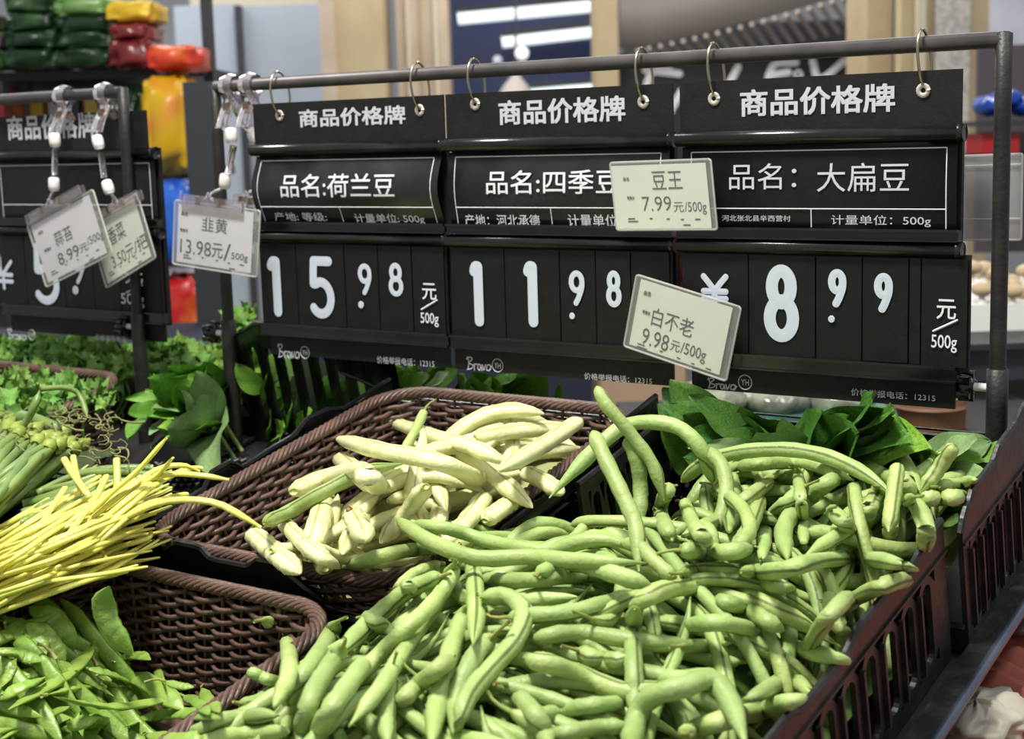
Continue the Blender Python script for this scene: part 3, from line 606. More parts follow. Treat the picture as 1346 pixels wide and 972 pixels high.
def fill(n, region, T, L, R, flat_, kind, name, m, label, cat, group, ang, curve=.5, k=16, nseg=8, tries=9, over=.012, uvfn=None, stem=None, under_ok=.05):
    made = 0
    for q in range(n):
        best = None
        Ll = random.uniform(*L); Rr = random.uniform(*R); s = np.linspace(-.5, .5, k)
        for _ in range(tries):
            c = region(); a = ang(*c)+random.gauss(0, .22); kk = random.gauss(0, curve); k2 = random.gauss(0, curve*.8)
            th = a+kk*s*2+k2*np.sin(s*6.28)*.6
            du = np.cos(th)*Ll/(k-1); dv = np.sin(th)*Ll/(k-1); u = np.r_[0, np.cumsum(du[:-1])]; v = np.r_[0, np.cumsum(dv[:-1])]
            u = u-u.mean()+c[0]; v = v-v.mean()+c[1]
            if u.min() < U0+.02 or v.min() < V0+.02 or v.max() > V1-.02 or u.max() > -.30 or (kind == 'bean' and v.max() > .015) or (kind == 'pea' and u.max() > -.645): continue
            sp = support(u, v, Rr); Tm = samp(T, u, v); sc = (sp-Tm).mean()+.6*max(0, (sp-Tm).max()-over)+.3*np.abs(np.diff(sp)).max()
            if best is None or sc < best[0]: best = (sc, u, v, sp)
        if best is None or best[0] > over: continue
        _, u, v, sp = best; rn = Rr*flat_; w_ = rigid(sp, {'pea': 2, 'white': 2}.get(kind, 4), .8)+rn*.8; stamp(u, v, w_, Rr, rn)
        P = np.array([S(a, b, c) for a, b, c in zip(u, v, w_)])
        tw = random.gauss(0, .35) if kind in ('pea', 'white') else 0
        N0 = NN+UU*math.sin(tw)+VV*random.gauss(0, .15)
        if kind == 'pea': N0 = NN*.75-VV*random.uniform(.2, .9)+UU*random.uniform(-.1, .4)
        pod(name, P, N0, Rr, rn, kind, m, label, cat, group, nseg, stem=stem if stem == 'stalk' and random.random() < .6 else (stem if stem == 'cut' and random.random() < .22 else None)); made += 1
    return made
def trace(px, R, kind, name, m, label, cat, group=None, flat_=.95, k=22, lift=0, stem=None, nseg=9, N0=None, free=False, Hs=None, sag=True):
    """lay a pod whose picture outline is px on the heap; px points may carry a third value, their height above the rims"""
    P2 = catmull([p[:2] for p in px], k); rn = R*flat_
    if kind == 'bean': R *= .9; rn *= .9
    if len(px[0]) == 3:
        ws = catmull([(p[0], p[1], p[2]) for p in px], k)[:, 2]
    else:
        A = Hs if Hs is not None else blur(H, 5); grid = np.arange(.12, -.115, -.002); ws = np.zeros(k)
        for i, (x, y) in enumerate(P2):
            uu0, vv0 = spx(x, y, 0.); uu1, vv1 = spx(x, y, 1.); u = uu0+(uu1-uu0)*grid; v = vv0+(vv1-vv0)*grid
            hh = samp(A, u, v)+rn; ix = np.nonzero(grid <= hh)[0]; ws[i] = grid[ix[0]] if len(ix) else -.1
        pp = ws.copy()
        for _ in range(6): q = np.r_[ws[0], ws, ws[-1]]; ws = (q[:-2]+q[2:]+2*ws)/4
        for _ in range(2):
            uv_ = np.array([spx(x, y, w_) for (x, y), w_ in zip(P2, ws)]); sp = support(uv_[:, 0], uv_[:, 1], R)
            ws = rigid(sp+rn*.75, {'pea': 2, 'white': 2, 'bean': 5}.get(kind, 5), .85)
        ws = ws+lift
    uv_ = np.array([spx(x, y, w_) for (x, y), w_ in zip(P2, ws)]); stamp(uv_[:, 0], uv_[:, 1], ws, R, rn)
    P = np.array([S(a, b, c) for (a, b), c in zip(uv_, ws)])
    return pod(name, P, NN if N0 is None else N0, R, rn, kind, m, label, cat, group, nseg, stem=stem)
box_region = lambda a, b, c, d: (lambda: (random.uniform(a, b), random.uniform(c, d)))

# ---- white beans
Tw = .018-.085*sstep(-GU, .67, .83)-.05*sstep(GV, -.09, -.0)-.016*sstep(-GV, .20, .31)
mw = (GU > -.845) & (GU < -.612) & (GV > -.297) & (GV < -.008)
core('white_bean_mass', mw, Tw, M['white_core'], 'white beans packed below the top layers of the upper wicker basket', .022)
wl = 'pale white flat bean in the upper wicker basket'; wg = 'white beans in the wicker basket'
HK = H.copy()
H[(GU > -.608) & (GU < -.55)] = .012; H[(GV < -.300) & (GV > -.34) & (GU > -.88) & (GU < -.55)] = .006
nw = fill(170, lambda: (random.triangular(-.83, -.64, -.70), random.uniform(-.285, -.03)), Tw, (.09, .135), (.0058, .0076), .72, 'white', 'white_bean', M['white_bean'], wl, 'bean', wg, lambda u, v: random.choice((1.0, 1.3, .7, 2.1, -.3)), .25, k=16, tries=12, stem='cut')
Hs = blur(H, 6)
TW = [
 ([(445, 600), (480, 630), (515, 650)], .0085, 'short fat white bean at the left of the heap'),
 ([(593, 632), (580, 667), (572, 700)], .007, 'white bean with a brown seam lying towards the viewer in mid heap'),
 ([(560, 640), (530, 680), (500, 715)], .0078, None), ([(640, 650), (610, 690), (570, 725)], .0075, None), ([(500, 640), (470, 690), (450, 730)], .0075, None),
 ([(430, 650), (418, 690), (405, 735)], .0085, None), ([(535, 655), (560, 690), (590, 715)], .007, None),
 ([(689, 620), (715, 633), (740, 650)], .0072, 'stubby white bean at the right end by the crate wall'),
 ([(637, 685), (655, 672), (680, 655)], .0075, None),
 ([(330, 700), (352, 719), (374, 737), (395, 755)], .008, 'flat white bean slanting over the front left basket floor'),
 ([(365, 679), (391, 706), (417, 728), (447, 748)], .0062, 'narrow white bean with a clear seam at the front left of the heap'),
 ([(386, 647), (415, 633), (450, 622), (490, 615)], .0088, 'broad rounded white bean sticking out at the left of the heap'),
 ([(554, 596), (598, 589), (632, 611), (667, 640), (700, 668)], .0075, 'long white bean curving down to the right edge of the basket'),
 ([(445, 577), (502, 593), (572, 606), (615, 624), (659, 652), (690, 682)], .008, 'longest white bean running across the heap to the crate wall'),
 ([(478, 622), (490, 634), (500, 645)], .0078, 'stub of a white bean with a brown cut end facing the viewer'),
 ([(460, 672), (472, 692), (481, 710)], .0075, 'white bean stub with a brown cut tip near the front of the heap'),
 ([(513, 554), (572, 574), (624, 589), (670, 612)], .0068, 'thin pointed white bean lying highest at the back of the heap'),
 ([(763, 552), (728, 576), (693, 598), (655, 620)], .0078, 'white bean pointing up to the right above the crate wall'),
]
for px, R, lb in TW: trace(px, R, 'white', 'white_bean', M['white_bean'], lb or wl, 'bean', None if lb else wg, .75, 18, stem='cut' if lb and 'stub' in lb else None, Hs=Hs)
for a_ in ((GU > -.604), (GV < -.306)): H[a_] = HK[a_]
trace([(558, 540, .03), (545, 568, .022), (527, 600, .012)], .0045, 'bean', 'green_bean', M['bean'], 'green bean standing up at the back of the white beans', 'bean', k=14, stem='stalk')
trace([(347, 688), (382, 672), (413, 654), (450, 634), (490, 618), (530, 610)], .0062, 'bean', 'green_bean', M['bean'], 'green bean lying across the left of the white bean heap', 'bean', k=22, Hs=Hs)

# ---- green beans
Tr = -.016-.06*sstep(-GU, .49, .575)*sstep(GV, -.3, -.08)+.014*sstep(GU, -.42, -.34)
mr = (GU > -.585) & (GU < -.315) & (GV > -.150) & (GV < .04)
Tf = .020-1.2*(GU+.47)**2-3.5*np.clip(GV+.26, 0, 1)**2-.02*sstep(GU, -.38, -.325)
mf = (GU > -.62) & (GU < -.322) & (GV > -.60) & (GV < -.13) & ~((GU < -.59) & (GV > -.22))
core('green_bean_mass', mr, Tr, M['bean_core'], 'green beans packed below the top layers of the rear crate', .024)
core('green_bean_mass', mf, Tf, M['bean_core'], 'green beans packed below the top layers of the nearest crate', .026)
gl1 = 'slender green bean heaped in the rear right crate'; gg1 = 'green beans of the rear crate'
gl2 = 'slender green bean heaped in the nearest right crate'; gg2 = 'green beans of the nearest crate'
def reg_r(): return random.uniform(-.57, -.345), random.uniform(-.155, .02)
fill(150, reg_r, Tr, (.11, .17), (.0042, .0056), .95, 'bean', 'green_bean', M['bean'], gl1, 'bean', gg1, lambda u, v: random.choice((1.9, 1.2, 2.4, .6, 1.6, -.2)), .55, k=22, tries=12, over=.005, stem='stalk')
def reg_f():
    while True:
        u, v = random.uniform(-.61, -.36), random.uniform(-.52, -.13)
        if not (u < -.58 and v > -.25): return u, v
def ang_f(u, v):
    return random.choice((1.1, .8, 1.4, .2)) if u < -.5 else random.choice((2.6, 2.9, 2.3, .9, -.25, .1))
fill(230, reg_f, Tf, (.12, .18), (.004, .0053), .95, 'bean', 'green_bean', M['bean'], gl2, 'bean', gg2, ang_f, .45, k=22, tries=12, over=.005, stem='stalk')
Hs = blur(H, 6)
GR = [ # rear heap
 ([(1180, 640), (1174, 670), (1167, 724)], .0058, None), ([(1100, 627), (1061, 656), (1031, 693), (1035, 737)], .0066, 'fat curved green bean bending down in the middle of the rear heap'),
 ([(1031, 622), (992, 648), (948, 682), (896, 706)], .0062, None), ([(1060, 640), (1013, 682), (1000, 745)], .0055, None), ([(1000, 654), (983, 698), (961, 728)], .006, None),
 ([(1048, 617), (1055, 680), (1057, 724)], .0045, None), ([(896, 724), (957, 726), (996, 719)], .006, None), ([(1157, 641), (1139, 680), (1135, 724)], .0062, None),
 ([(880, 640), (868, 672), (884, 712)], .006, None), ([(900, 660), (912, 690), (935, 720)], .0055, None), ([(1217, 656), (1250, 654), (1276, 657)], .0066, None),
 ([(1187, 624), (1200, 654), (1217, 693), (1213, 741)], .0062, 'green bean bending down by the right crate wall of the rear heap'),
 ([(1200, 654), (1174, 667), (1113, 698), (1057, 732)], .0055, 'long narrow green bean sloping left across the rear heap'), ([(1180, 632), (1140, 615), (1104, 603)], .0058, None),
 ([(970, 613), (1026, 609), (1070, 611), (1122, 632)], .0055, None), ([(962, 625), (965, 660), (958, 700)], .0058, None), ([(1092, 670), (1120, 700), (1130, 730)], .0058, None),
 ([(940, 640), (975, 668), (985, 700), (960, 722)], .0052, None), ([(1225, 640), (1262, 636), (1285, 630)], .0048, None),
]
for px, R, lb in GR: trace(px, R, 'bean', 'green_bean', M['bean'], lb or gl1, 'bean', None if lb else gg1, stem='stalk', Hs=Hs)
GF = [ # nearest heap
 ([(540, 690), (593, 696), (645, 713), (711, 724), (754, 724), (811, 735)], .0052, None),
 ([(450, 748), (498, 732), (554, 722), (605, 722)], .0055, 'green bean pointing left over the white beans'),
 ([(522, 776), (545, 755), (585, 741)], .0048, None), ([(532, 767), (552, 785), (560, 800)], .0045, None),
 ([(700, 841), (754, 832), (824, 841), (900, 850), (960, 846)], .0056, None), ([(632, 763), (693, 763), (750, 758), (797, 756)], .0056, None),
 ([(706, 755), (754, 741), (797, 752), (858, 771)], .006, None), ([(667, 812), (745, 806), (797, 793), (841, 780), (865, 778)], .0056, None),
 ([(896, 754), (948, 750), (991, 763), (1048, 776)], .0058, None), ([(944, 789), (983, 802), (1030, 830)], .0056, None), ([(896, 824), (939, 819), (983, 828), (1039, 850), (1104, 867), (1130, 876)], .0056, None),
 ([(896, 850), (961, 858), (1026, 880), (1083, 928)], .0055, None), ([(868, 895), (935, 889), (983, 876), (1035, 858)], .0056, None), ([(896, 965), (948, 948), (1009, 932), (1065, 915)], .0062, None),
 ([(762, 857), (789, 868), (830, 867)], .0055, None), ([(693, 867), (732, 876), (776, 893), (824, 910), (890, 902)], .0062, None),
 ([(711, 940), (776, 928), (830, 925)], .005, None), ([(725, 968), (776, 958), (830, 954)], .0048, None), ([(665, 900), (693, 928), (711, 950), (722, 985)], .0056, None),
 ([(615, 798), (593, 854), (576, 919), (567, 980)], .0062, None), ([(524, 925), (559, 893), (600, 860)], .0056, None), ([(515, 889), (508, 941), (510, 985)], .0052, None),
 ([(648, 837), (624, 863), (602, 911), (595, 965)], .0062, None), ([(580, 758), (537, 776), (493, 811), (467, 837), (440, 865)], .0062, None),
 ([(482, 811), (500, 822), (515, 836)], .0055, None), ([(602, 745), (563, 811), (532, 854), (502, 902), (459, 955)], .0052, None), ([(598, 741), (576, 785), (537, 824), (506, 854), (470, 890), (420, 945)], .0056, None),
 ([(828, 800), (863, 780), (900, 772), (940, 772), (983, 785), (1039, 811), (1104, 850)], .006, 'long green bean arching down to the right in the nearest heap'),
 ([(620, 728), (624, 767), (626, 811), (622, 848)], .006, 'green bean pointing straight at the viewer from the top of the nearest heap'),
 ([(632, 787), (667, 785), (689, 806), (676, 845), (641, 884), (611, 924), (598, 978)], .0062, 'green bean hooked over and running down to the bottom edge'),
 ([(834, 800), (832, 854), (834, 898), (837, 956)], .0056, 'straight green bean with a dark brown seam standing upright in mid heap'),
 ([(1130, 680), (1118, 724), (1109, 758), (1091, 785), (1100, 819), (1130, 850)], .0056, 'S-curved green bean hanging between the two heaps at right'),
 ([(974, 752), (1026, 750), (1078, 737), (1139, 735), (1178, 741), (1212, 752)], .0058, 'thick green bean lying level between the two heaps'),
 ([(1104, 800), (1139, 780), (1174, 766), (1213, 758), (1252, 741)], .0058, 'green bean poking its thin tip over the right crate wall'),
 ([(1118, 780), (1083, 819), (1057, 863), (1022, 898), (970, 926)], .0054, 'straight green bean with a dark tip, slanting from centre right down to the left'),
 ([(828, 985), (841, 932), (867, 912), (896, 905), (935, 893), (957, 919), (970, 950), (982, 985)], .0066, 'thick green bean bent like a hook at the bottom edge'),
 ([(522, 683), (554, 706), (593, 724), (637, 735), (693, 732), (754, 737), (855, 741)], .0058, 'long green bean crossing the top of the nearest heap from the left'),
 ([(443, 819), (417, 863), (388, 906), (372, 975)], .0062, None), ([(450, 850), (425, 888), (408, 920), (392, 985)], .0062, None), ([(480, 870), (455, 905), (430, 940), (410, 985)], .006, None),
 ([(250, 968), (290, 948), (330, 942), (368, 941)], .0052, 'green bean lying out to the left over the snow peas'), ([(255, 985), (300, 968), (345, 965), (380, 962)], .0056, None),
 ([(330, 884), (350, 893), (371, 898)], .0042, 'short green bean end pointing left over the basket at lower left'),
 ([(347, 815), (372, 832), (380, 863), (378, 895), (360, 930)], .0056, 'green bean standing up with a thin stalk above the empty basket'),
]
for px, R, lb in GF: trace(px, R, 'bean', 'green_bean', M['bean'], lb or gl2, 'bean', None if lb else gg2, stem='stalk' if lb is None or 'stalk' in (lb or '') else None, Hs=Hs)
# beans that stand clear of the heaps: height given at each point
GU3 = [
 ([(937, 634, .005), (926, 598, .03), (900, 567, .045), (867, 556, .05), (824, 559, .048), (789, 585, .04), (754, 620, .03), (722, 655, .018)], .0062, 'green bean arched over the black crate wall behind the white beans'),
 ([(940, 702, -.005), (948, 680, .004), (955, 646, .014), (948, 611, .026), (925, 592, .03), (905, 590, .026)], .0058, 'green bean curling down beside the long arched bean'),
 ([(896, 634, .0), (922, 611, .014), (965, 596, .024), (1026, 591, .028), (1078, 598, .028), (1122, 615, .026), (1157, 637, .022), (1172, 652, .018)], .006, 'long green bean bowed along the back of the rear heap'),
 ([(1255, 585, .045), (1235, 615, .03), (1209, 648, .018)], .0056, 'green bean sticking up beside the right post'),
 ([(1180, 611, .04), (1174, 655, .03), (1168, 700, .022)], .0056, 'green bean standing upright near the right of the rear heap'),
 ([(824, 574, .05), (837, 606, .035), (842, 646, .015), (839, 700, -.005)], .0058, 'shorter upright green bean between the two tallest ones'),
 ([(784, 508, .085), (795, 530, .075), (812, 550, .065), (835, 578, .05), (858, 611, .033), (873, 658, .01)], .0052, 'tallest green bean, its tip reaching up to the middle price board'),
 ([(779, 567, .085), (795, 602, .075), (818, 650, .06), (836, 693, .046), (840, 752, .03)], .0056, 'dark green bean standing upright in front of the black crate wall'),
 ([(787, 715, .02), (802, 702, .028), (828, 713, .024), (852, 722, .02)], .0048, 'small hooked green bean at the foot of the upright ones'),
 ([(885, 760, .03), (860, 738, .035), (842, 720, .038), (815, 712, .034)], .005, 'short green bean lying at the base of the upright bean'),
]
for px, R, lb in GU3: trace(px[::-1] if px[0][1] < px[-1][1] and False else px, R, 'bean', 'green_bean', M['bean'], lb, 'bean', k=26)

# ---- snow peas
Tp = -.008-.085*sstep(GU+.55*(GV+.5), -.80, -.66)-.03*sstep(GV, -.44, -.35)*sstep(GU, -.86, -.80)
mp = (GU > -.875) & (GU < -.63) & (GV > -.635) & (GV < -.352)
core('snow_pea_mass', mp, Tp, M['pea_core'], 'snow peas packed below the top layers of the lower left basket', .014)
pl = 'flat green snow pea pod in the lower left wicker basket'; pg = 'snow peas in the lower basket'
fill(190, box_region(-.89, -.64, -.60, -.385), Tp, (.065, .092), (.0048, .0072), .3, 'pea', 'snow_pea', M['pea'], pl, 'pea pod', pg, lambda u, v: random.choice((.1, .4, .7, 1.0, 1.5, -.3)), .12, k=26, nseg=8, tries=7, over=.014, stem='stalk')
Hs = blur(H, 6)
TP = [
 ([(6, 812), (28, 830), (50, 846), (60, 864)], .0085, None), ([(0, 905), (12, 885), (22, 866)], .005, None), ([(43, 874), (75, 877), (103, 881)], .004, None),
 ([(60, 914), (100, 905), (138, 899)], .007, None), ([(134, 894), (160, 908), (184, 924)], .005, None), ([(114, 879), (150, 888), (184, 906)], .0048, None), ([(90, 950), (115, 948), (142, 956)], .009, None),
 ([(265, 905), (273, 920), (289, 937)], .0048, None), ([(217, 896), (235, 902), (255, 904)], .003, None), ([(184, 848), (200, 872), (217, 900)], .0036, 'edge-on snow pea leaning on the inner back of the basket'),
 ([(38, 798), (66, 812), (83, 833), (95, 860)], .0098, 'broad snow pea at the left basket rim, upper one'), ([(35, 820), (56, 836), (73, 858), (85, 875)], .0088, 'broad snow pea at the left basket rim, just below the upper one'),
 ([(167, 885), (195, 898), (222, 918), (242, 934)], .008, 'broad snow pea slanting down to the right'), ([(162, 957), (200, 944), (240, 938), (290, 945)], .0066, 'snow pea lying level beside the leftmost green beans'),
 ([(126, 841), (108, 868), (83, 891), (50, 911), (10, 934)], .0078, 'long snow pea slanting from the upright pod down to the left edge'), ([(15, 970), (50, 947), (94, 930)], .006, None), ([(45, 985), (90, 972), (130, 980)], .006, None),
 ([(-5, 920), (25, 905), (60, 890)], .006, None), ([(70, 916), (113, 926), (164, 929), (232, 917)], .0055, 'level snow pea across the middle of the pea heap'), ([(190, 965), (230, 972), (270, 968)], .006, None),
 ([(0, 975), (25, 955), (45, 930)], .0062, None), ([(150, 870), (180, 862), (198, 868)], .005, None), ([(240, 915), (262, 925), (275, 940)], .005, None), ([(0, 860), (25, 862), (55, 870)], .006, None),
]
for px, R, lb in TP: trace(px, R*.88, 'pea', 'snow_pea', M['pea'], lb or pl, 'pea pod', None if lb else pg, .3, 28, Hs=Hs, N0=NN*.8-VV*.25+UU*.1, stem=None if lb else 'stalk')
trace([(144, 771, .048), (137, 795, .034), (146, 826, .020), (176, 862, .004)], .0085, 'pea', 'snow_pea', M['pea'], 'tallest snow pea standing upright against the basket wall', 'pea pod', None, .25, 16, N0=-VV+UU*.5)
# ---- yellow chives
cl = 'thin yellow chive blade in the bundle at left'; cg = 'yellow chives in the left bundle'
Tc = np.full((NU, NV), .0)-.03*sstep(-GV, .36, .5)
mc = (GU > -1.15) & (GU < -.90) & (GV > -.52) & (GV < -.30)
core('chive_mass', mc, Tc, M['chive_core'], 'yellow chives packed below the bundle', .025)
def chive(px, R, label=None): trace(px, R, 'chive', 'yellow_chive', M['chive'], label or cl, 'chive', None if label else cg, .6, 12, nseg=5)
for i in range(170):
    q = i/170; s = random.random(); x0, y0 = -30+random.uniform(-10, 12), 818-s*112+random.uniform(-6, 6)
    e = min(1, max(0, s+random.gauss(0, .16))); x1 = 130+e*75+random.gauss(0, 34); y1 = 738-e*118+random.gauss(0, 12)
    x1 = min(x1, 225); y1 = max(612, y1)
    lv = .002+.040*q**.8*math.sin(math.pi*min(.9, max(.15, s)))+random.uniform(0, .004); b = random.gauss(0, 7)
    trace([(x0, y0, lv-.012), (x0*.66+x1*.34+0, y0*.66+y1*.34-b*.6, lv+.008), (x0*.3+x1*.7, y0*.3+y1*.7-b, lv+.008), (x1, y1, lv-.003+random.uniform(-.008, .004))], random.uniform(.0022, .003), 'chive', 'yellow_chive', M['chive'], cl, 'chive', cg, .6, 11, nseg=5)
for px, R, lb in [
 ([(100, 735, .03), (150, 690, .045), (200, 665, .055), (240, 657, .06), (285, 662, .055), (320, 680, .045), (343, 694, .036)], .0034, 'yellow chive arching right over the wicker basket, longest one'),
 ([(110, 690, .04), (160, 650, .055), (205, 618, .06), (240, 612, .058), (262, 620, .05)], .003, None), ([(120, 680, .04), (170, 640, .055), (222, 624, .06), (262, 625, .058), (301, 631, .052)], .003, 'yellow chive pointing right just below the dark gap'),
 ([(120, 672, .05), (150, 645, .06), (180, 620, .07), (200, 598, .08), (219, 576, .09)], .003, 'yellow chive rising highest at the top right of the bundle'),
 ([(140, 670, .045), (180, 640, .055), (210, 622, .062), (227, 602, .075)], .0028, 'second highest yellow chive, beside the rising one'), ([(90, 742, .02), (130, 725, .022), (160, 718, .02), (195, 708, .018), (198, 700, .018)], .003, None),
 ([(60, 760, .02), (110, 742, .022), (140, 738, .02), (171, 740, .016)], .0028, 'yellow chive ending in a thin tip above the lower basket'),
 ([(84, 603, .06), (95, 622, .055), (108, 640, .05), (118, 654, .045)], .0028, 'yellow chive stub leaning back over the garlic scapes'), ([(96, 600, .06), (100, 622, .055), (108, 650, .045)], .0025, None), ([(153, 603, .065), (154, 630, .055), (152, 655, .045)], .0028, 'short upright yellow chive near the top of the bundle'),
 ([(86, 641, .05), (70, 665, .045), (45, 700, .04), (10, 720, .03)], .0028, None), ([(140, 626, .055), (125, 655, .05), (100, 690, .045), (70, 730, .04)], .003, None), ([(176, 637, .05), (140, 655, .05), (100, 680, .045), (50, 730, .035)], .0028, None),
 ([(250, 622, .05), (215, 625, .055), (170, 655, .055), (110, 705, .04), (30, 760, .02)], .003, None), ([(245, 650, .04), (220, 655, .045), (180, 670, .05), (120, 720, .04), (40, 775, .015)], .003, None),
 ([(264, 616, .045), (245, 617, .05), (200, 640, .055), (140, 690, .045), (60, 745, .025)], .0032, None), ([(-10, 745, .01), (40, 735, .02), (90, 720, .03), (125, 720, .03), (140, 735, .025)], .003, None), ([(3, 790, .0), (50, 768, .01), (120, 760, .014), (168, 752, .01)], .0034, None)]:
    trace(px, R, 'chive', 'yellow_chive', M['chive'], lb or cl, 'chive', None if lb else cg, .6, 20, nseg=6)
# ---- garlic scapes
sl = 'green garlic scape in the bundle at far left'; sg = 'garlic scapes in the left bundle'
ms = (GU > -1.3) & (GU < -1.09) & (GV > -.34) & (GV < -.12)
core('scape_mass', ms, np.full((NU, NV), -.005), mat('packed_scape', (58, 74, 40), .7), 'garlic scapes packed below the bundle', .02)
for i in range(60):
    s = random.random(); q = i/60; lv = .0+.038*q; x0, y0 = -25, 600+s*95; x1 = 8+s*80+random.gauss(0, 14); y1 = 573+s*32+random.gauss(0, 5)-10
    P = [(x0, y0+random.gauss(0, 4), lv-.004), ((x0+x1)/2, (y0+y1)/2+random.gauss(0, 4), lv+.008), (x1, y1, lv+.004)]
    o = trace(P, random.uniform(.0036, .0046), 'scape', 'garlic_scape', M['scape'], sl, 'garlic scape', sg, .95, 10, nseg=7)
    a = np.array([x1-(x0+x1)/2, y1-(y0+y1)/2]); a = a/np.linalg.norm(a)*random.uniform(14, 22); A = Wpx(x1-a[0]*.1, y1-a[1]*.1, lv+.004); B = Wpx(x1+a[0], y1+a[1], lv+.006); c = np.array(o.location)
    V, Fc, uv = sweep([A+(B-A)*t-c for t in np.linspace(0, 1, 7)], np.array([.9, 1.35, 1.5, 1.3, .9, .55, .2])*.0042, None, 7); mk('flower_bud', V, Fc, M['scape_bud'], o)
for i in range(34):
    s = random.random(); lv = .006+.02*i/34; y0 = 620+s*55
    trace([(40+random.uniform(-15, 25), y0+22, lv), (100, y0+random.gauss(2, 3), lv+.006), (150, y0-8+random.gauss(0, 4), lv+.006), (190+random.gauss(5, 18), y0-8+random.gauss(0, 6), lv)], random.uniform(.0026, .0036), 'scape', 'garlic_scape', M['scape'], 'thin green garlic scape lying level behind the yellow chives', 'garlic scape', 'level scapes behind the chives', .95, 12, nseg=6)
for (px, R) in (([(28, 548, .03), (50, 553, .032), (80, 566, .026)], .006), ([(-5, 565, .02), (25, 563, .026), (55, 572, .026)], .005), ([(-6, 592, .03), (30, 560, .045), (45, 535, .06), (52, 514, .07)], .0034), ([(52, 512, .07), (85, 510, .065), (105, 520, .055), (115, 550, .04)], .0026)):
    trace(px, R, 'scape', 'garlic_scape', M['scape'], 'green garlic scape lying apart on top of the far left bundle', 'garlic scape', 'loose scapes on top of the bundle', .95, 14, nseg=7)
mb = MB()
for i in range(95):
    x, y = random.uniform(-5, 165), random.uniform(535, 605); y = y if y > 530+.10*x else y+20; lv = random.uniform(.0, .045); P = []; a = random.uniform(0, 6.28); L_ = random.uniform(4, 9); b = random.uniform(-.9, .9)
    for k in range(7): P.append(Wpx(x, y, lv)); x += L_*math.cos(a); y += L_*.6*math.sin(a); a += b+random.gauss(0, .3); lv += random.uniform(-.003, .003)
    mb.tube(P, random.uniform(.0004, .0009), 4)
o = mb.build('dried_tips', M['dry'], None, True); tag(o, 'tangle of dried curly tips above the garlic scapes', 'dried stalks', None, 'stuff')
print('PODS', COUNT, 'white', nw)
# ================================================================ price frame
ZR = 1.5+.0545
def zz(x, y, Y=YB): return hitY(x, y, Y)[2]
def frame(label, xl, xr, yr, post_l=True, post_r=True, r=.0058):
    t = empty('sign_stand', (xr, yr, 1.15), label, 'frame')
    mb = MB(); mb.tube([np.array([xl, yr, ZR]), np.array([(xl+xr)/2, yr, ZR]), np.array([xr, yr, ZR])], r, 12, BZ); mb.build('top_rail', M['rail'], t, True)
    for x, on in ((xl, post_l), (xr, post_r)):
        if not on: continue
        mb = MB(); mb.tube([np.array([x, yr, z]) for z in (1.1, 1.3, 1.5, ZR+.004, ZR+.0052)], [.0058, .0058, .0058, .0058, .003], 14, np.array([0, 1., 0])); mb.build('post', M['post'], t, True)
        mb = MB(); mb.tube([np.array([x, yr, z]) for z in (1.08, 1.2, 1.3, 1.3285, 1.329)], [.0075, .0075, .0075, .0075, .006], 16, np.array([0, 1., 0])); mb.build('sleeve', M['post'], t, True)
        k = np.array([x, yr, 1.315]); mb = MB(); mb.tube([k-UU*d for d in (.005, .012, .018)], .003, 8, BZ); mb.build('screw', M['bead'], t, True)
        kb = MB(); kb.tube([k-UU*d for d in (.016, .018, .024, .028, .030)], [.005, .0085, .0095, .0085, .005], 9, BZ)
        for a in range(5): an = a*1.2566; c = k-UU*.022+np.array([0, math.cos(an), math.sin(an)])*.0085; kb.tube([c+UU*.005, c, c-UU*.006], .0032, 6, BZ)
        kb.build('knob', M['glossblack'], t, True)
    return t
YF = YB+.006
frame('long steel price frame over the three right boards, with two black posts', hitY(276, 110)[0], hitY(1316, 60)[0], YF)
frame('black price frame at far left behind two hanging clips', -1.75, hitY(155, 120)[0], YF, post_l=False)

def arc(cx, cz, rx, rz, a0, a1, n=9): return [(cx+rx*math.cos(math.radians(a0+(a1-a0)*i/n)), cz+rz*math.sin(math.radians(a0+(a1-a0)*i/n))) for i in range(n+1)]
DIG = {  # strokes in a unit box
 '1': [[(.12, .90), (.30, .97), (.62, .97)], [(.62, .97), (.62, .5), (.62, .03)]],
 '5': [[(.86, .96), (.5, .96), (.2, .96)], [(.2, .96), (.17, .75), (.15, .56)], [(.15, .56)]+arc(.46, .31, .44, .28, 118, -140, 14)],
 '9': [arc(.5, .70, .40, .27, 0, 360, 16), [(.90, .70), (.86, .5), (.62, .2), (.42, .03)]],
 '8': [arc(.5, .735, .34, .235, 0, 360, 16), arc(.5, .27, .42, .26, 0, 360, 16)],
 '.': [[(.5, .45), (.5, .55)]],
 'Y': [[(.05, .97), (.28, .75), (.5, .52)], [(.95, .97), (.72, .75), (.5, .52)], [(.05, .50), (.95, .50)], [(.05, .27), (.95, .27)], [(.5, .52), (.5, .25), (.5, .03)]],
}
BRAVO = [[(.03, 1.0), (.08, .5), (.03, .05)], [(.0, .85), (.14, 1.0), (.22, .85), (.08, .55), (.24, .4), (.2, .15), (.02, .05)], [(.30, .5), (.30, .05)], [(.30, .35), (.36, .5), (.42, .48)], [(.56, .45), (.47, .5), (.44, .2), (.52, .05), (.57, .4), (.60, .05)], [(.63, .5), (.68, .08), (.76, .52)], [(.90, .1), (.80, .1), (.82, .45), (.93, .5), (.96, .2), (.88, .05), (1.0, .4)]]
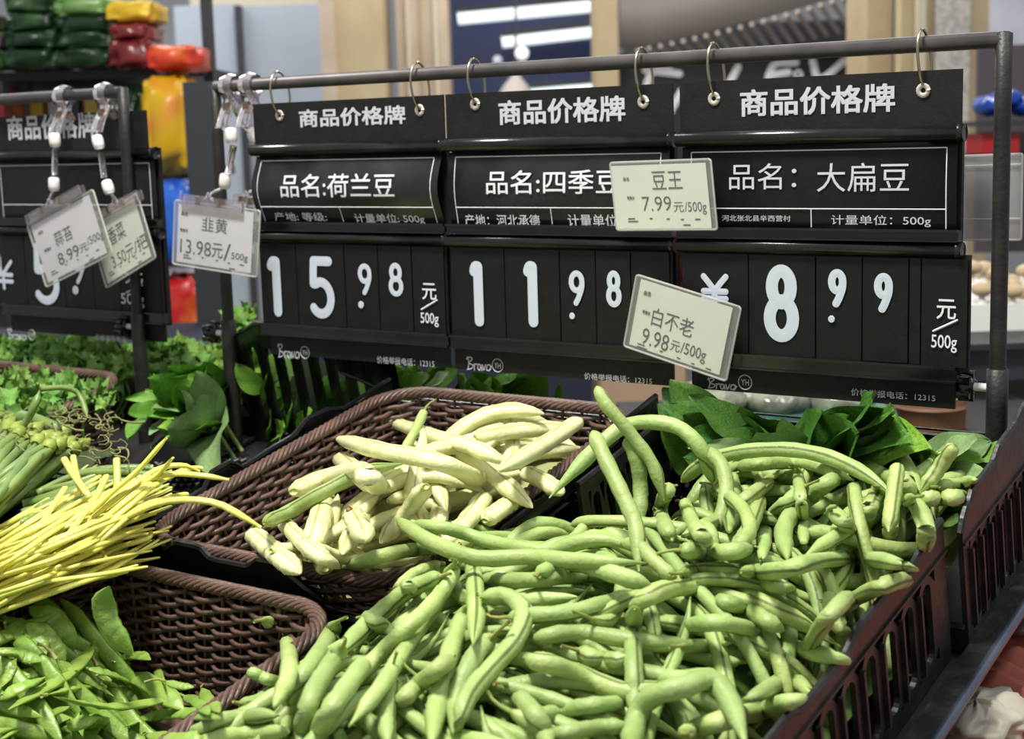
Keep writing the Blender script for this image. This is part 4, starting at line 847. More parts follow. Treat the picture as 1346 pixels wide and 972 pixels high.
def board(label, xl, xr, ydep, texts, digits, units, bravo, ring, phone, eyes, bulge=.003, zt=1.5+.036, ext=0.0, inset=.009, rulex=None, cuts=(), name_tilt=0, header_clip=(0, 0)):
    t = empty('price_board', (xl+(xr-xl)/2, ydep, 1.30), label, 'price board', 'hanging price boards')
    W_ = xr-xl; Y = ydep
    def bx(mb, x0, x1, z0, z1, y0, y1): mb.box(((x0+x1)/2, (y0+y1)/2, (z0+z1)/2), x1-x0, abs(y1-y0), z1-z0)
    def Z(mm): return zt-mm/1000
    mb = MB(); bx(mb, xl+header_clip[0], xr-header_clip[1], Z(40), Z(0), Y-.001, Y+.001); mb.build('header_plate', M['board'], t)
    mb = MB(); bx(mb, xl+.003, xr, Z(219), Z(38), Y+.0015, Y+.006); mb.build('back_plate', M['board'], t)
    for mm0, nm in ((43, 'upper_rod'), (124, 'middle_rod')):
        mb = MB(); mb.tube([np.array([xl-.001+(W_+.002)*k, Y-.004, Z(mm0)]) for k in (0, .5, 1)], .0055, 14, BZ); o = mb.build(nm, M['glossblack'], t, True)
        e = MB(); e.tube([np.array([xr-.001, Y-.004, Z(mm0)]), np.array([xr+.0, Y-.004, Z(mm0)]), np.array([xr+.0035, Y-.004, Z(mm0)])], .0062, 12, BZ); e.build('rod_cap', M['glossblack'], o, True)
    for mm0, mm1, nm in ((110, 118, 'middle_channel'), (206, 217, 'lower_channel')):
        mb = MB(); bx(mb, xl+.001, xr+.001, Z(mm1), Z(mm0), Y-.007, Y+.001); bx(mb, xl+.001, xr+.001, Z(mm0+1.2), Z(mm0-.6), Y-.0095, Y-.006); bx(mb, xl+.001, xr+.001, Z(mm1), Z(mm1-1.2), Y-.0095, Y-.006); mb.build(nm, M['glossblack'], t)
    mb = MB(); bx(mb, xl+inset, xr-.001, Z(236), Z(216), Y-.003, Y-.001); mb.build('footer_strip', M['board'], t)
    def bul(z): q = (zt-z-.049)/.061; return Y-.0025-(bulge*math.sin(math.pi*min(1, max(0, q)))**1.3 if 0 < q < 1 else 0)
    V, Fc = [], []
    for i in range(13):
        z = Z(49+61*i/12); V += [(xl+.003, bul(z), z), (xr-.002, bul(z), z)]
    for i in range(12): Fc.append((2*i, 2*i+2, 2*i+3, 2*i+1))
    l = np.array(t.location); nc = mk('name_card', [np.array(v)-l for v in V], Fc, M['namecard'] if bulge > .0015 else M['card'], t); nc.modifiers.new('s', 'SOLIDIFY').thickness = .0006
    mb = MB(); bx(mb, xl+.002, xr-.001+ext, Z(209), Z(127), Y-.0035, Y-.0015); mb.build('digit_backing', M['board'], t)
    # flip cards
    xs = [xl+.002]+[hitY(c, 400, Y)[0] for c in cuts]+[xr-.002+ext]
    for i in range(len(xs)-1):
        mb = MB(); dz = random.uniform(-.0006, .0006); bx(mb, xs[i]+.0006, xs[i+1]-.0006, Z(205.5)+dz, Z(130), Y-.0048-random.uniform(0, .0006), Y-.0036); mb.build('flip_card', M['card'], t)
    eps = .0004; nf = lambda x, z: np.array([x, bul(z)-.0009, z]); df = lambda x, z: np.array([x, Y-.0062, z]); hf = lambda x, z: np.array([x, Y-.0014, z]); ff = lambda x, z: np.array([x, Y-.0034, z])
    def bb(b): a, c = hitY(b[0], b[1], Y), hitY(b[2], b[3], Y); return a[0], a[2], c[0], c[2]
    for body, b, kind in texts:
        fn = {'h': hf, 'n': nf, 's': nf, 'g': nf}[kind]; fit_text(body, *bb(b), fn, 'lettering', M['print_grey'] if kind in 'hg' else M['print_white'], t, {'h': .018, 'n': .006, 's': .006, 'g': .0}[kind])
    # ruled frame of the name card
    zl = Z(53); zb = Z(109); zm = Z(95.5); x0 = xl+.011; x1 = xr-.009; xm = hitY(rulex, 290, Y)[0] if rulex else (x0+x1)/2
    mb = MB()
    for a, b in (((x0, zl), (x1, zl)), ((x0, zm), (x1, zm)), ((x0, zb), (x0, zl)), ((x1, zb), (x1, zl)), ((xm, zb), (xm, zm))):
        P = np.array([nf(a[0]+(b[0]-a[0])*k/8, a[1]+(b[1]-a[1])*k/8) for k in range(9)]); mb.tube(P, .0004, 4, np.array([0, -1., 0]), np.full(9, .0002))
    mb.build('ruled_line', M['print_white'], t)
    for ch, b, wd in digits:
        x0, z0, x1, z1 = bb(b)
        if ch == '.': wd_ = x1-x0; mb = MB(); mb.tube([df((x0+x1)/2, (z0+z1)/2)-np.array([0, d, 0]) for d in (0, .0002, .0004)], [wd_/2, wd_/2, wd_/2*.9], 14, BZ); o = mb.build('digit', M['digit'], t); continue
        hw = wd/2; strokes([[(x0+hw+(x1-x0-wd)*p[0], z0+hw+(z1-z0-wd)*p[1]) for p in s] for s in DIG[ch]], wd, df, 'digit', M['digit'], t, .00012)
    for body, b in units:
        if body == '/':
            x0, z0, x1, z1 = bb(b); strokes([[(x0, z0), (x1, z1)]], .0016, df, 'slash', M['print_white'], t)
        else: fit_text(body, *bb(b), df, 'unit_lettering', M['print_white'], t, .008)
    if bravo:
        x0, z0, x1, z1 = bb(bravo); strokes([[(x0+(x1-x0)*p[0], z0+(z1-z0)*p[1]) for p in s] for s in BRAVO], .0011, ff, 'script_lettering', M['print_grey'], t)
    if ring:
        c = hitY(ring[0], ring[1], Y); r = ring[2]; strokes([arc(c[0], c[2], r, r, 0, 360, 20)], .0008, ff, 'logo_ring', M['print_grey'], t); fit_text('YH', c[0]-r*.6, c[2]-r*.42, c[0]+r*.6, c[2]+r*.42, ff, 'logo_letters', M['print_grey'], t, .01)
    fit_text('价格举报电话：12315', *bb(phone), ff, 'phone_lettering', M['print_grey'], t, .008)
    for ex, ey in eyes:
        c = hitY(ex, ey, Y-.001); mb = MB(); mb.tube([np.array([c[0]+.0035*math.cos(a), Y-.0016, c[2]+.0035*math.sin(a)]) for a in np.linspace(0, 6.2832, 17)], .0018, 8, np.array([0, 1., 0]), np.full(17, .0009)); mb.build('eyelet', M['eyelet'], t, True)
        # ring over the rail
        ztop = ZR+.010; rc = (ztop+c[2])/2; rr = (ztop-c[2])/2; mr = MB(); P = []
        for a in np.linspace(0, 2*math.pi, 29): P.append(np.array([c[0]+.006*math.sin(a*.5)*0-.004*(1+math.cos(a))/2*1.0, YF-.003+rr*.62*math.sin(a), rc+rr*math.cos(a)]))
        mr.tube(P, .0011, 7, UU); rg = mr.build('hanging_ring', M['chrome'], None, True)
        tag(rg, ('left', 'right')[(ex, ey) == eyes[1]]+' steel ring holding the '+label.split(' reading')[0], 'ring', 'rings on the price frame rail')
    return t
board('leftmost full price board reading 荷兰豆 and 15.98', hitY(343, 320)[0], hitY(590, 320)[0], YB,
 [('商品价格牌', (395, 168, 534, 138), 'h'), ('品名:荷兰豆', (381, 259, 529, 227), 'n'), ('产地: 等级:', (366, 290, 434, 279), 's'), ('计量单位: 500g', (471, 294, 562, 281), 's')],
 [('1', (359, 417, 378, 335), .0105), ('5', (411, 419, 446, 334), .0088), ('9', (476, 388, 495, 345), .0048), ('.', (477, 404, 484, 396), 0), ('8', (516, 389, 536, 344), .0048)],
 [('元', (561, 393, 579, 372)), ('/', (560, 406, 580, 394)), ('500g', (559, 428, 582, 411))], (369, 470, 397, 454), (404, 463, .0056), (499, 477, 574, 473), [(368, 152), (552, 145)], bulge=.009, rulex=455, cuts=(397, 460, 504, 548))
board('middle price board reading 四季豆 and 11.98', hitY(594, 320)[0], hitY(888, 320)[0], YB-.001,
 [('商品价格牌', (657, 165, 823, 125), 'h'), ('品名:四季豆', (646, 255, 822, 222), 'n'), ('产地：河北承德', (615, 297, 713, 282), 's'), ('计量单位：500g', (750, 300, 866, 282), 's')],
 [('1', (624, 430, 643, 341), .0098), ('1', (694, 431, 715, 341), .0098), ('9', (752, 402, 775, 354), .0048), ('.', (754, 420, 761, 409), 0), ('8', (801, 403, 823, 354), .0048)],
 [('元', (848, 408, 868, 384)), ('/', (846, 424, 870, 410)), ('500g', (845, 447, 873, 428))], (617, 486, 649, 471), (657, 480, .0056), (771, 498, 860, 496), [(625, 137), (846, 134)], bulge=.004, inset=.002, rulex=729, cuts=(669, 741, 788, 834))
board('rightmost price board reading 大扁豆 and 8.99', hitY(899, 320)[0], hitY(1264, 320)[0], YB-.003,
 [('商品价格牌', (974, 154, 1178, 109), 'h'), ('品名：', (962, 249, 1050, 214), 'g'), ('大扁豆', (1077, 252, 1198, 213), 'g'), ('产地：河北张北县辛西营村', (923, 290, 1042, 283), 'g'), ('计量单位：500g', (1095, 297, 1226, 283), 'g')],
 [('Y', (925, 406, 964, 358), .0048), ('8', (1006, 448, 1058, 345), .0098), ('9', (1091, 404, 1119, 352), .0058), ('.', (1093, 424, 1102, 413), 0), ('9', (1151, 411, 1180, 357), .0058)],
 [('元', (1235, 418, 1261, 393)), ('/', (1231, 434, 1262, 420)), ('500g', (1228, 461, 1262, 440))], (933, 510, 971, 499), (982, 502, .0056), (1121, 519, 1232, 518), [(939, 130), (1214, 119)], bulge=.001, rulex=1069, cuts=(988, 1076, 1137, 1198, 1214), ext=.010)
board('cropped price board at the left picture edge', hitY(196, 320)[0]-.26, hitY(198, 320)[0], YB+.016,
 [('商品价格牌', (12, 185, 126, 147), 'h')],
 [('Y', (-2, 381, 23, 340), .0046), ('5', (50, 401, 83, 316), .0095), ('9', (99, 374, 118, 327), .005), ('.', (102, 386, 109, 376), 0)],
 [('元', (171, 372, 193, 352)), ('/', (172, 384, 193, 374)), ('500g', (166, 403, 195, 386))], (14, 446, 38, 434), (45, 440, .0056), (129, 447, 193, 444), [(-60, 160), (-25, 158)], bulge=.0, rulex=90, cuts=(42, 92, 130, 165), header_clip=(0, .012))

# ================================================================ hanging tags and clear clips
def tagcard(label, q, Y, texts, paper, cat='price tag', film_off=.0012, inset=(.05, .04, .07, .05), blank=False, ymore=0):
    """q: picture corners TL, TR, BL of the pouch, on the upright plane Y"""
    A = hitY(*q[0], Y); B = hitY(*q[1], Y); C = hitY(*q[2], Y); ex = B-A; ez = C-A; nrm = np.cross(ex, ez); nrm /= np.linalg.norm(nrm)
    if nrm[1] > 0: nrm = -nrm
    P = lambda fx, fy, o=0: A+ex*fx+ez*fy+nrm*o
    t = empty('price_tag' if not blank else 'empty_pouch', P(.5, .5), label, cat)
    def quad(name, x0, y0, x1, y1, o, th, m, rnd=.03, bow=0):
        pts = []
        for cx, cy, a0 in ((x1-rnd, y0+rnd, -90), (x1-rnd, y1-rnd, 0), (x0+rnd, y1-rnd, 90), (x0+rnd, y0+rnd, 180)):
            for k in range(4): a = math.radians(a0+30*k); pts.append((cx+rnd*math.cos(a), cy+rnd*math.sin(a)))
        mb = MB(); n = len(pts); V = [P(x, y, o) for x, y in pts]+[P(x, y, o+th) for x, y in pts]
        mb.add(V, [tuple(range(n)), tuple(range(2*n-1, n-1, -1))]+[(i, n+i, n+(i+1) % n, (i+1) % n) for i in range(n)]); return mb.build(name, m, t), pts
    if not blank: quad('paper', inset[0], inset[1], 1-inset[2], 1-inset[3], 0, .0003, paper, .004)
    o, pts = quad('pouch_back', 0, 0, 1, 1, -film_off-.0004, .0004, M['film'] if not blank else M['film_grey'])
    quad('pouch_front', 0, 0, 1, 1, film_off, .0004, M['film'])
    mb = MB(); mb.tube([P(x, y, 0) for x, y in pts+[pts[0]]], .0009, 5, nrm); mb.build('welded_edge', M['edge'], t, True)
    if blank:
        for yy in (.12, .75): mb = MB(); mb.tube([P(x, yy, 0) for x in (0, .5, 1)], .0006, 4, nrm); mb.build('crease', M['edge'], t)
        return P, nrm, t
    fn = lambda a, b: P(a, 1-b, .0006)
    for body, x0, x1, y0, y1, bold in texts: fit_text(body, x0, 1-y1, x1, 1-y0, fn, 'lettering', M['print_black'], t, bold)
    mb = MB()
    for x, y, L in ((.13, .80, .07), (.13, .84, .1), (.35, .80, .03), (.52, .81, .03), (.66, .82, .03), (.80, .82, .05), (.68, .90, .07)):
        y += .03 if '白' not in label else .10
        mb.tube([P(x, y, .0006), P(x+L/2, y, .0006), P(x+L, y, .0006)], .0005, 4, nrm, np.full(3, .0001))
    mb.build('small_print', M['print_black'], t)
    return P, nrm, t
YT = YB-.030
sm = [('品名', .12, .19, .17, .22, .02), ('零售价', .13, .24, .46, .51, .02)]
T1 = tagcard('hanging tag reading 蒜苔 8.99元/500g, leftmost of the three', ((36, 297), (122, 249), (61, 378)), YT-.012, sm+[('蒜苔', .31, .57, .30, .52, .0), ('8.99', .28, .59, .62, .80, .0), ('元', .60, .72, .66, .78, 0), ('/500g', .73, .96, .61, .76, 0)], M['paper'])
T2 = tagcard('greenish hanging tag reading 香菜 3.50元/把 behind the leftmost one', ((116, 297), (180, 254), (140, 379)), YT+.004, sm+[('香菜', .30, .62, .22, .48, .0), ('3.50元', .24, .68, .60, .82, -.003), ('/把', .69, .95, .58, .80, 0)], M['paper_green'])
T3 = tagcard('hanging tag reading 韭黄 13.98元/500g beside the left post', ((230, 263), (342, 277), (227, 347)), YT, [('品名', .09, .17, .16, .22, .02), ('零售价', .08, .18, .42, .47, .02), ('韭黄', .34, .64, .20, .42, .0), ('13.98', .09, .46, .58, .80, -.004), ('元', .47, .60, .58, .80, 0), ('/', .61, .69, .56, .82, 0), ('500g', .70, .89, .68, .81, 0)], M['paper'])
T4 = tagcard('pale green tag reading 豆王 7.99元/500g between two name cards', ((802, 214), (934, 209), (811, 303)), YB-.018, [('品名', .12, .18, .22, .27, .02), ('零售价', .14, .22, .50, .55, .02), ('豆王', .41, .71, .15, .41, .0), ('7.99', .29, .58, .51, .72, -.008), ('元', .60, .70, .60, .74, -.004), ('/500g', .71, .92, .60, .78, -.004)], M['paper_green'], inset=(.0, .05, .05, .02))
T5 = tagcard('tilted pale green tag reading 白不老 9.98元/500g over the digits', ((837, 361), (974, 404), (820, 455)), YB-.020, [('品名', .10, .17, .17, .23, .02), ('零售价', .12, .20, .43, .48, .02), ('白不老', .22, .62, .35, .60, .0), ('9.98', .16, .42, .66, .88, -.004), ('元', .44, .53, .70, .84, 0), ('/500g', .54, .78, .68, .88, 0)], M['paper_green'])
T6 = tagcard('empty cloudy pouch hanging behind the right post', ((1266, 205), (1344, 202), (1265, 316)), YB+.03, [], None, 'pouch', blank=True)
o = None
tt = empty('red_slip', hitY(897, 350, YB+.012), 'small red paper slip in the gap between the two right boards', 'slip')
mb = MB(); c = hitY(897, 350, YB+.012); mb.box(c, .020, .0005, .05); mb.build('paper', mat('pink_red_paper', (216, 122, 128), .6), tt)
c2 = hitY(896, 362, YB+.0115); blob('ink_spot', c2, .003, .0006, .004, mat('red_ink', (206, 40, 40), .6), None, None, 0, 0, tt, n=6)

def clip(label, xj, yj, b1, rod1, b2, bar, Y, squeeze=1.0, dx=0):
    """clear jaw gripping the rail, bead, rod, bead and clear bar (picture coordinates on plane Y)"""
    J = hitY(xj, yj, YF); J = np.array([J[0], YF, ZR]); t = empty('tag_clip', J, label, 'clip', 'clear tag clips on the rails')
    # gripping ring and jaws, cut from thick clear sheet
    def sheet(path, width, name, th=.0018):
        mb = MB(); P = np.array(path); mb.tube(P, np.full(len(P), th), 4, UU, np.full(len(P), width/2)); return mb.build(name, M['clear'], t)
    wd = .0175*squeeze
    r = .0095; ring_ = [J+np.array([dx*k/16, -r*math.sin(a), r*math.cos(a)]) for k, a in enumerate(np.linspace(-2.2, 2.2, 17))]
    sheet(ring_, wd, 'grip_ring')
    f0 = J+np.array([dx, -.0078, -.0055]); f1 = f0+np.array([dx*.5, .006, -.008]); f2 = f0+np.array([dx, -.002, -.022]); f3 = f0+np.array([dx*1.5, -.007, -.034])
    sheet(catmull([f0, f1, f2, f3], 10), wd, 'front_jaw'); g0 = J+np.array([dx, .0078, -.0055]); sheet(catmull([g0, g0+np.array([dx*.5, -.006, -.009]), g0+np.array([dx, .002, -.02]), g0+np.array([dx*1.5, .009, -.030])], 10), wd, 'rear_jaw')
    for s in (-1, 1): mb = MB(); mb.tube([f0+UU*s*wd/2, f1+UU*s*wd/2, f2+UU*s*wd/2, f3+UU*s*wd/2], .0009, 5, BZ); mb.build('jaw_flange', M['clear'], t, True)
    mb = MB(); mb.box((f1+f2)/2-np.array([0, .001, 0]), wd*.45, .004, .009); mb.build('spring', mat('spring_steel', (128, 112, 96), .3, metal=.8), t)
    def beadm(x, y, tilt):
        c = hitY(x, y, Y); ax = np.array([math.sin(tilt), 0, math.cos(tilt)]); mb = MB(); h = .0072
        mb.tube([c+ax*h*k for k in (-1, -.82, -.3, .3, .82, 1)], [.0035, .0052, .0058, .0058, .0052, .0035], 12, np.array([0, 1., 0])); mb.build('bead', M['bead'], t, True); return c, ax
    c1, a1 = beadm(*b1); A = hitY(*rod1[0], Y); B = hitY(*rod1[1], Y); mb = MB(); mb.tube([A, (A+B)/2, B], .0034, 10, np.array([0, 1., 0])); mb.build('clear_rod', M['clear'], t, True)
    mb = MB(); mb.tube([f3, (f3+c1)/2, c1], .0015, 6, np.array([0, 1., 0])); mb.build('link', M['clear'], t, True)
    c2, a2 = beadm(*b2)
    if bar:
        P0, P1 = hitY(*bar[0], Y), hitY(*bar[1], Y); d = P1-P0; L = np.linalg.norm(d); d /= L; up = np.cross(d, np.array([0, -1., 0])); up = up if up[2] > 0 else -up; yy = np.array([0, 1., 0])
        mb = MB(); mb.box((P0+P1)/2-yy*.003, L, .0018, .010, (d, yy, up)); mb.build('bar_front', M['clear'], t)
        mb = MB(); mb.box((P0+P1)/2+yy*.003, L, .0018, .010, (d, yy, up)); mb.build('bar_back', M['clear'], t)
        for k in (.28, .62): mb = MB(); mb.box(P0+d*L*k+up*.001, .0035, .009, .007, (d, yy, up)); mb.build('spring', M['chrome'], t)
        m_ = P0+d*L*.45
        mb = MB(); mb.tube(catmull([c2-a2*.006, m_+up*.008, m_+up*.002+d*.004], 6), .0018, 6, yy); mb.tube([m_+up*.004-d*.006, m_+up*.009-d*.003, m_+up*.004+d*.002], .0014, 5, yy); mb.build('hinge_link', M['clear'], t, True)
    return t
clip('clear clip on the left rail holding the leftmost hanging tag', 86, 128, (72, 184, 0), ((73, 195), (72, 230)), (71, 242, .05), ((38, 290), (108, 249)), YT-.012, .95, -.002)
clip('clear clip at the left frame corner holding the greenish tag', 139, 128, (129, 187, -.25), ((133, 200), (137, 234)), (142, 246, -.35), ((131, 284), (184, 256)), YT+.004, .95)
clip('clear clip on the main rail holding the tag beside the left post', 303, 105, (304, 178, -.05), ((307, 192), (300, 228)), (296, 238, .2), ((240, 262), (322, 273)), YT, .9)
clip('clear clip beside the first board, its rod slipping behind the board', 329, 105, (333, 178, -.4), ((339, 192), (343, 228)), (346, 240, -.3), ((310, 262), (345, 268)), YT+.034, .9)
# ================================================================ leafy vegetables
def leaf_grid(seed, kind):
    """unit leaf: x along 0..1, y across, z up; returns verts, faces"""
    r_ = np.random.default_rng(seed); nx, ny = 12, 6; V = []; Fc = []; ph = r_.uniform(0, 6.28, 4); c1 = r_.uniform(-.12, .22); tw = r_.uniform(-.3, .3)
    for i in range(nx+1):
        t = i/nx; hw = .30*(math.sin(math.pi*min(1, t**.8*.985+.015)))**.75+.012
        if kind == 'long': hw *= .62
        for j in range(ny+1):
            s = j/ny*2-1; y = s*hw; z = -c1*t*t*1.1+.18*hw*abs(s)**1.2+.022*abs(s)**2*math.sin(t*11+ph[0]+(1 if s > 0 else 0)*2)+.010*math.sin(t*18+ph[1])*math.cos(s*5+ph[2])
            z += tw*y*t; V.append((t, y+.03*math.sin(t*3+ph[3]), z))
    for i in range(nx):
        for j in range(ny): a = i*(ny+1)+j; Fc.append((a, a+ny+1, a+ny+2, a+1))
    return V, Fc
def lobed(seed):
    r_ = np.random.default_rng(seed); V = [(0.0, 0, 0)]; Fc = []; n = 30
    for k in range(n):
        a = -math.pi+2*math.pi*(k+.5)/n; lob = 1-.36*abs(math.sin(2.5*a+.3))**.7; ser = 1-.16*(k % 2); r = .55*lob*ser*(1.15 if abs(a) < 1.2 else .85)*r_.uniform(.9, 1.1)
        x = .48+r*math.cos(a); y = r*math.sin(a); V.append((x, y, .10*math.sin(3*a+seed)+.16*(y*y)+r_.uniform(-.03, .03)))
    V[0] = (.48, 0, -.05)
    for k in range(n): Fc.append((0, 1+k, 1+(k+1) % n))
    return V, Fc
def mesh_of(name, VF, mats):
    me = bpy.data.meshes.new(name); me.from_pydata(VF[0], [], VF[1]); me.polygons.foreach_set('use_smooth', [True]*len(me.polygons)); me.materials.append(mats); return me
LM = {k: [mesh_of('leaf', leaf_grid(s+h, 'long' if k == 'long' else 'oval'), M[mm]) for s in range(6)] for h, (k, mm) in enumerate((('dark', 'leaf_dark'), ('mid', 'leaf_mid'), ('back', 'leaf_back'), ('long', 'leaf_mid')))}
RIBM = bpy.data.meshes.new('midrib'); _v, _f, _ = sweep([(t, 0, .004-.0*t) for t in np.linspace(0, .95, 6)], np.linspace(.016, .003, 6), None, 5, np.array([0, 0, 1.])); RIBM.from_pydata([tuple(map(float, v)) for v in _v], [], _f); RIBM.materials.append(M['rib'])
HM = [mesh_of('leaf', lobed(s), M['herb']) for s in range(7)]
def put_leaf(parent, me, A, B, width=1.0, nrm=None, rib=False):
    A = np.asarray(A, float); B = np.asarray(B, float); x = B-A; L = np.linalg.norm(x); x /= L
    n = np.array(nrm if nrm is not None else (random.gauss(0, .35), -.5+random.gauss(0, .3), 1.)); y = np.cross(n, x); y /= np.linalg.norm(y); z = np.cross(x, y)
    o = bpy.data.objects.new('leaf', me); col.objects.link(o); o.parent = parent; l = np.array(parent_world(parent)); mt = Matrix.Identity(4)
    for i in range(3): mt[i][0], mt[i][1], mt[i][2], mt[i][3] = x[i]*L, y[i]*L*width, z[i]*L, (A-l)[i]
    o.matrix_basis = mt
    return o
def stalk(parent, P, r, m='rib'):
    mb = MB(); mb.tube(catmull(P, 7), r, 6, np.array([.1, 1., .2])); return mb.build('stalk', M[m], parent, True)
# dark leafy greens behind the rear bean crate
def greens(label, leaves, cat='leafy greens', kind='dark', base=None, group=None):
    leaves = leaves+[(a+random.uniform(-22, 22), b_+random.uniform(-6, 12), c-.008, d+random.uniform(-24, 24), e+random.uniform(0, 18), f_-.008, g_*random.uniform(.7, .95), h_) for (a, b_, c, d, e, f_, g_, h_) in leaves]
    b = leaves[0]; t = empty('leafy_bunch', Wpx(b[0], b[1], b[2]), label, cat, group)
    for i, (bx, by, bw, tx, ty, tw, wd, k) in enumerate(leaves):
        A, B = Wpx(bx, by, bw), Wpx(tx, ty, tw)
        hint = np.array([random.gauss(.1, .25), -1+random.gauss(0, .25), .75+random.gauss(0, .3)])
        put_leaf(t, random.choice(LM[k]), A, B, wd*.85, hint)
        if i < 4: stalk(t, [A+np.array([0, .03, -.05]), A+np.array([0, .01, -.02]), A], .0022)
    return t
greens('dark green leaf bunch left of the rear bean crate, below the tilted tag', [
 (960, 600, -.03, 880, 500, .03, .95, 'dark'), (985, 590, -.03, 895, 540, .015, .85, 'dark'), (1000, 585, -.02, 905, 520, .03, .8, 'dark'), (1010, 600, -.02, 935, 585, .0, .7, 'back'), (1035, 580, -.02, 968, 548, .02, .9, 'dark'),
 (1020, 600, -.03, 900, 575, .0, .8, 'dark'), (950, 620, -.05, 868, 530, .01, .8, 'dark'), (1030, 590, -.02, 985, 540, .025, .8, 'dark'), (1060, 600, -.02, 975, 600, .0, .7, 'dark'), (920, 625, -.05, 862, 560, .0, .9, 'dark'), (985, 620, -.04, 905, 600, -.01, .9, 'dark')])
greens('dark green leaf bunch with upright tips under the right price board', [
 (1050, 600, -.02, 1145, 542, .04, .6, 'dark'), (1075, 605, -.02, 1178, 548, .045, .7, 'dark'), (1090, 600, -.02, 1165, 540, .05, 1.0, 'dark'), (1100, 600, -.02, 1185, 552, .04, .9, 'mid'), (1040, 600, -.02, 1095, 540, .03, .9, 'dark'), (1060, 612, -.03, 1030, 560, .02, .8, 'back'), (1100, 610, -.02, 1150, 560, .02, .9, 'dark'),
 (1120, 608, -.02, 1180, 575, .02, .9, 'dark')])
greens('crinkled dark green leaf bunch left of the right post', [
 (1110, 620, -.02, 1155, 585, .01, 1.2, 'dark'), (1140, 620, -.02, 1185, 592, .01, 1.2, 'dark'), (1120, 612, -.01, 1165, 570, .02, 1.0, 'back'), (1160, 610, -.01, 1215, 575, .02, .9, 'mid'), (1180, 615, -.02, 1235, 600, .01, .8, 'dark'), (1130, 640, -.03, 1190, 610, .0, 1.0, 'dark'), (1165, 625, -.02, 1210, 640, -.005, 1.0, 'dark'), (1150, 600, -.01, 1200, 585, .015, 1.0, 'dark')])
greens('broad pale green leaves at the right post behind the beans', [
 (1205, 625, -.02, 1292, 585, .015, 1.2, 'back'), (1225, 640, -.02, 1300, 620, .0, 1.0, 'back'), (1215, 610, -.01, 1290, 600, .005, .8, 'mid'), (1215, 650, -.03, 1295, 645, -.01, 1.1, 'mid'), (1290, 600, .0, 1320, 588, .01, 1.3, 'mid')])
# lettuce leaves behind the white-bean basket
def rleaves(n, x0, x1, y0, y1, w0, w1, dx, dy, kinds, wd=(.7, 1.0), seed=1):
    rr = random.Random(seed); out = []
    for i in range(n):
        x = rr.uniform(x0, x1); y = y0+(y1-y0)*rr.random(); w = rr.uniform(w0, w1); a = rr.uniform(-1, 1)
        out.append((x, y, w, x+dx*a+rr.gauss(0, 8), y-dy*rr.uniform(.4, 1), w+.035, rr.uniform(*wd), rr.choice(kinds)))
    return out
def greens_far(label, leaves, off, **k):
    """same, set further up the slope"""
    t = empty('leafy_bunch', Wpx(leaves[0][0], leaves[0][1], off), label, 'leafy greens')
    for i, (bx, by, bw, tx, ty, tw, wd, kk) in enumerate(leaves):
        A, B = Wpx(bx, by, off+bw), Wpx(tx, ty, off+tw); put_leaf(t, random.choice(LM[kk]), A, B, wd, np.array([random.gauss(.1, .3), -1+random.gauss(0, .25), .6+random.gauss(0, .3)]))
        if i < 3: stalk(t, [A+np.array([0, .02, -.06]), A+np.array([0, .01, -.03]), A], .0025)
    return t
greens_far('bright green broad leaves behind the upper wicker basket, left group', rleaves(26, 450, 570, 528, 508, -.02, .0, 45, 45, ['mid', 'mid', 'long'], seed=2)+[(500, 530, 0, 462, 482, .03, 1.0, 'mid'), (520, 528, 0, 560, 490, .03, 1.0, 'mid')], -.05)
greens_far('bright green broad leaves peeking over the upper wicker basket', rleaves(14, 575, 690, 538, 522, -.02, .0, 30, 32, ['mid', 'mid'], seed=3)+[(690, 530, 0, 715, 497, .03, 1.5, 'mid'), (650, 530, 0, 640, 505, .03, 1.3, 'mid'), (735, 530, 0, 732, 508, .02, .8, 'mid')], -.05)
greens_far('broad green leaves beside the left post, topmost group', rleaves(14, 305, 360, 520, 480, -.02, .02, 40, 48, ['mid', 'mid', 'long'], seed=5)+[(330, 500, 0, 318, 440, .04, 1.0, 'mid'), (310, 490, 0, 352, 455, .04, .9, 'mid')], -.05)
greens('green chard-like leaves between the two left posts', [
 (270, 520, -.03, 205, 505, .015, .7, 'mid'), (280, 510, -.03, 215, 485, .02, .7, 'mid'), (285, 535, -.03, 225, 525, .01, .65, 'mid'), (275, 545, -.03, 200, 545, .0, .8, 'back'), (295, 545, -.03, 238, 575, .0, .75, 'back'), (285, 560, -.03, 215, 568, .0, .7, 'mid'),
 (290, 555, -.03, 262, 495, .03, .9, 'back'), (288, 540, -.03, 250, 500, .03, .65, 'mid'), (250, 530, -.03, 190, 515, .0, .7, 'mid'), (275, 500, -.04, 240, 478, .02, .65, 'mid'), (280, 545, -.03, 192, 560, -.01, .7, 'mid'), (230, 540, -.04, 165, 555, -.02, .7, 'mid'), (290, 520, -.03, 245, 540, .0, .8, 'dark')])
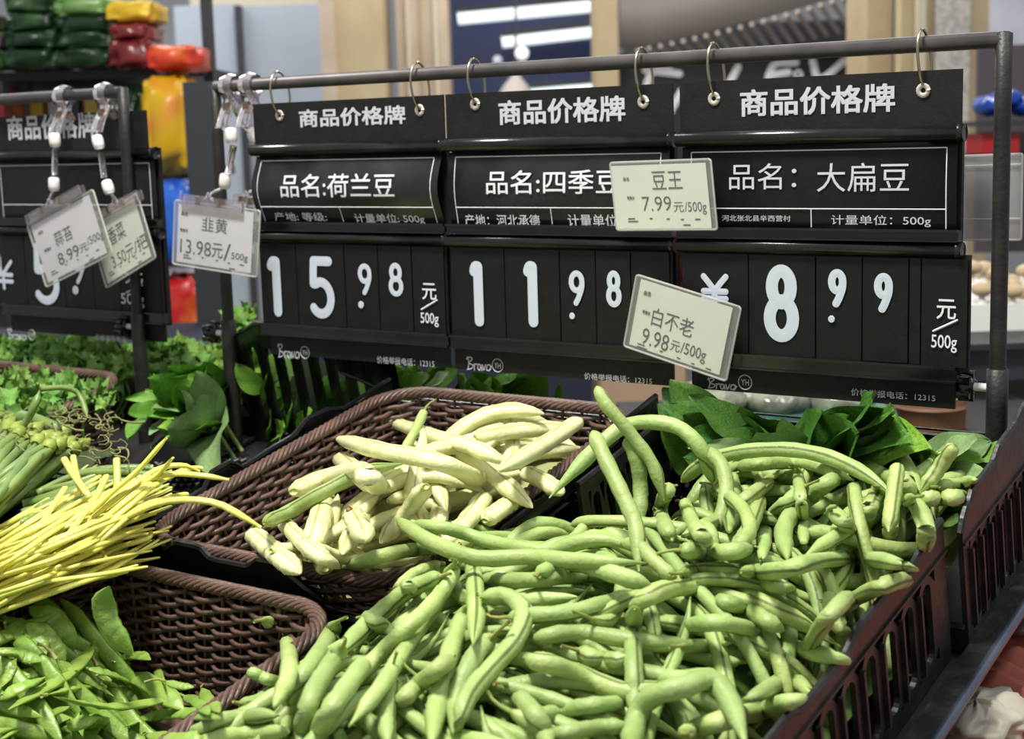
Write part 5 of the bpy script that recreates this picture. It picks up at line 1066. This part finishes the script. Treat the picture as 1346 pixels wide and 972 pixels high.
# coriander / small-leaved herbs at the back left
def herbs(label, n_, x0, x1, y0, y1, w, size=(.015, .027), seed=1, thin=None):
    n = int(n_*3.4); rr = random.Random(seed); t = empty('herb_bunch', Wpx((x0+x1)/2, y1, w-.02), label, 'herbs', 'herb bunches at the back left')
    for i in range(n):
        x = rr.uniform(x0, x1); y = rr.uniform(y0, y1); A = Wpx(x, y, w+rr.uniform(-.016, .012)); L = rr.uniform(*size); d = np.array([rr.uniform(-1, 1), rr.uniform(-.8, .4), rr.uniform(-.2, .9)]); d /= np.linalg.norm(d)
        put_leaf(t, rr.choice(HM), A, A+d*L, 1.0, np.array([rr.gauss(0, .5), -.8, .9+rr.gauss(0, .4)]))
    for i in range(n//9):
        x = rr.uniform(x0, x1); y = rr.uniform(y0, y1); A = Wpx(x, y, w); stalk(t, [A+np.array([rr.uniform(-.02, .02), .0, -.05]), A+np.array([rr.uniform(-.01, .01), 0, -.02]), A], .0012, 'herb')
    return t
for i, (x0, x1, y0, y1, w, n) in enumerate(((-15, 60, 455, 510, -.04, 46), (50, 120, 455, 502, -.04, 46), (110, 165, 460, 498, -.035, 40), (185, 240, 455, 505, -.05, 42), (225, 300, 462, 510, -.06, 40), (255, 345, 470, 495, -.07, 26), (-15, 70, 500, 560, .0, 40), (60, 150, 508, 540, .0, 16))):
    herbs(('leafy coriander bunch under the cropped price board, far left', 'leafy coriander bunch under the cropped board, second from left', 'coriander bunch touching the back of the wicker rim', 'pale herb bunch just right of the left frame post', 'pale herb bunch left of the main post', 'low herb leaves behind the main left post', 'light herb leaves above the garlic scapes at the left edge', 'coriander sprig drooping over the wicker rim')[i], n, x0, x1, y0, y1, w, seed=i)
greens_far('bright green leaves seen through the slots of the raised crate wall', rleaves(14, 335, 450, 585, 520, -.02, .0, 30, 40, ['mid', 'mid', 'long'], seed=8), -.06)
t = herbs('tall coriander sprig rising left of the first price board', 16, 308, 328, 412, 440, -.02, (.012, .022), 20); stalk(t, [Wpx(318, 500, -.03), Wpx(316, 465, -.02), Wpx(316, 430, -.02)], .0015, 'herb')
# dark sheet added under the greens so that gaps read as shade between leaves
mb = MB(); sbox(mb, -.9, -.31, .05, .12, -.087, -.07); sbox(mb, -1.9, -1.0, .05, .21, -.087, -.066); o = mb.build('shade_sheet', mat('shade_sheet_green', (20, 32, 14), 1.0, spec=.1)); tag(o, 'dark sheet standing in for shade under the leafy greens at the back', 'shade sheet')
# black woven basket edge near the left post
t = empty('black_basket', Wpx(255, 620, -.06), 'dark knobbly basket edge below the left posts', 'basket')
for r_ in range(5):
    mb = MB(); P = [Wpx(205+i*5.0, 612+r_*7+(2 if (i+r_) % 2 else -2)-.25*i, -.045-.004*r_) for i in range(26)]; mb.tube(P, .003, 5, NN); mb.build('strand', M['dustyplastic'], t, True)
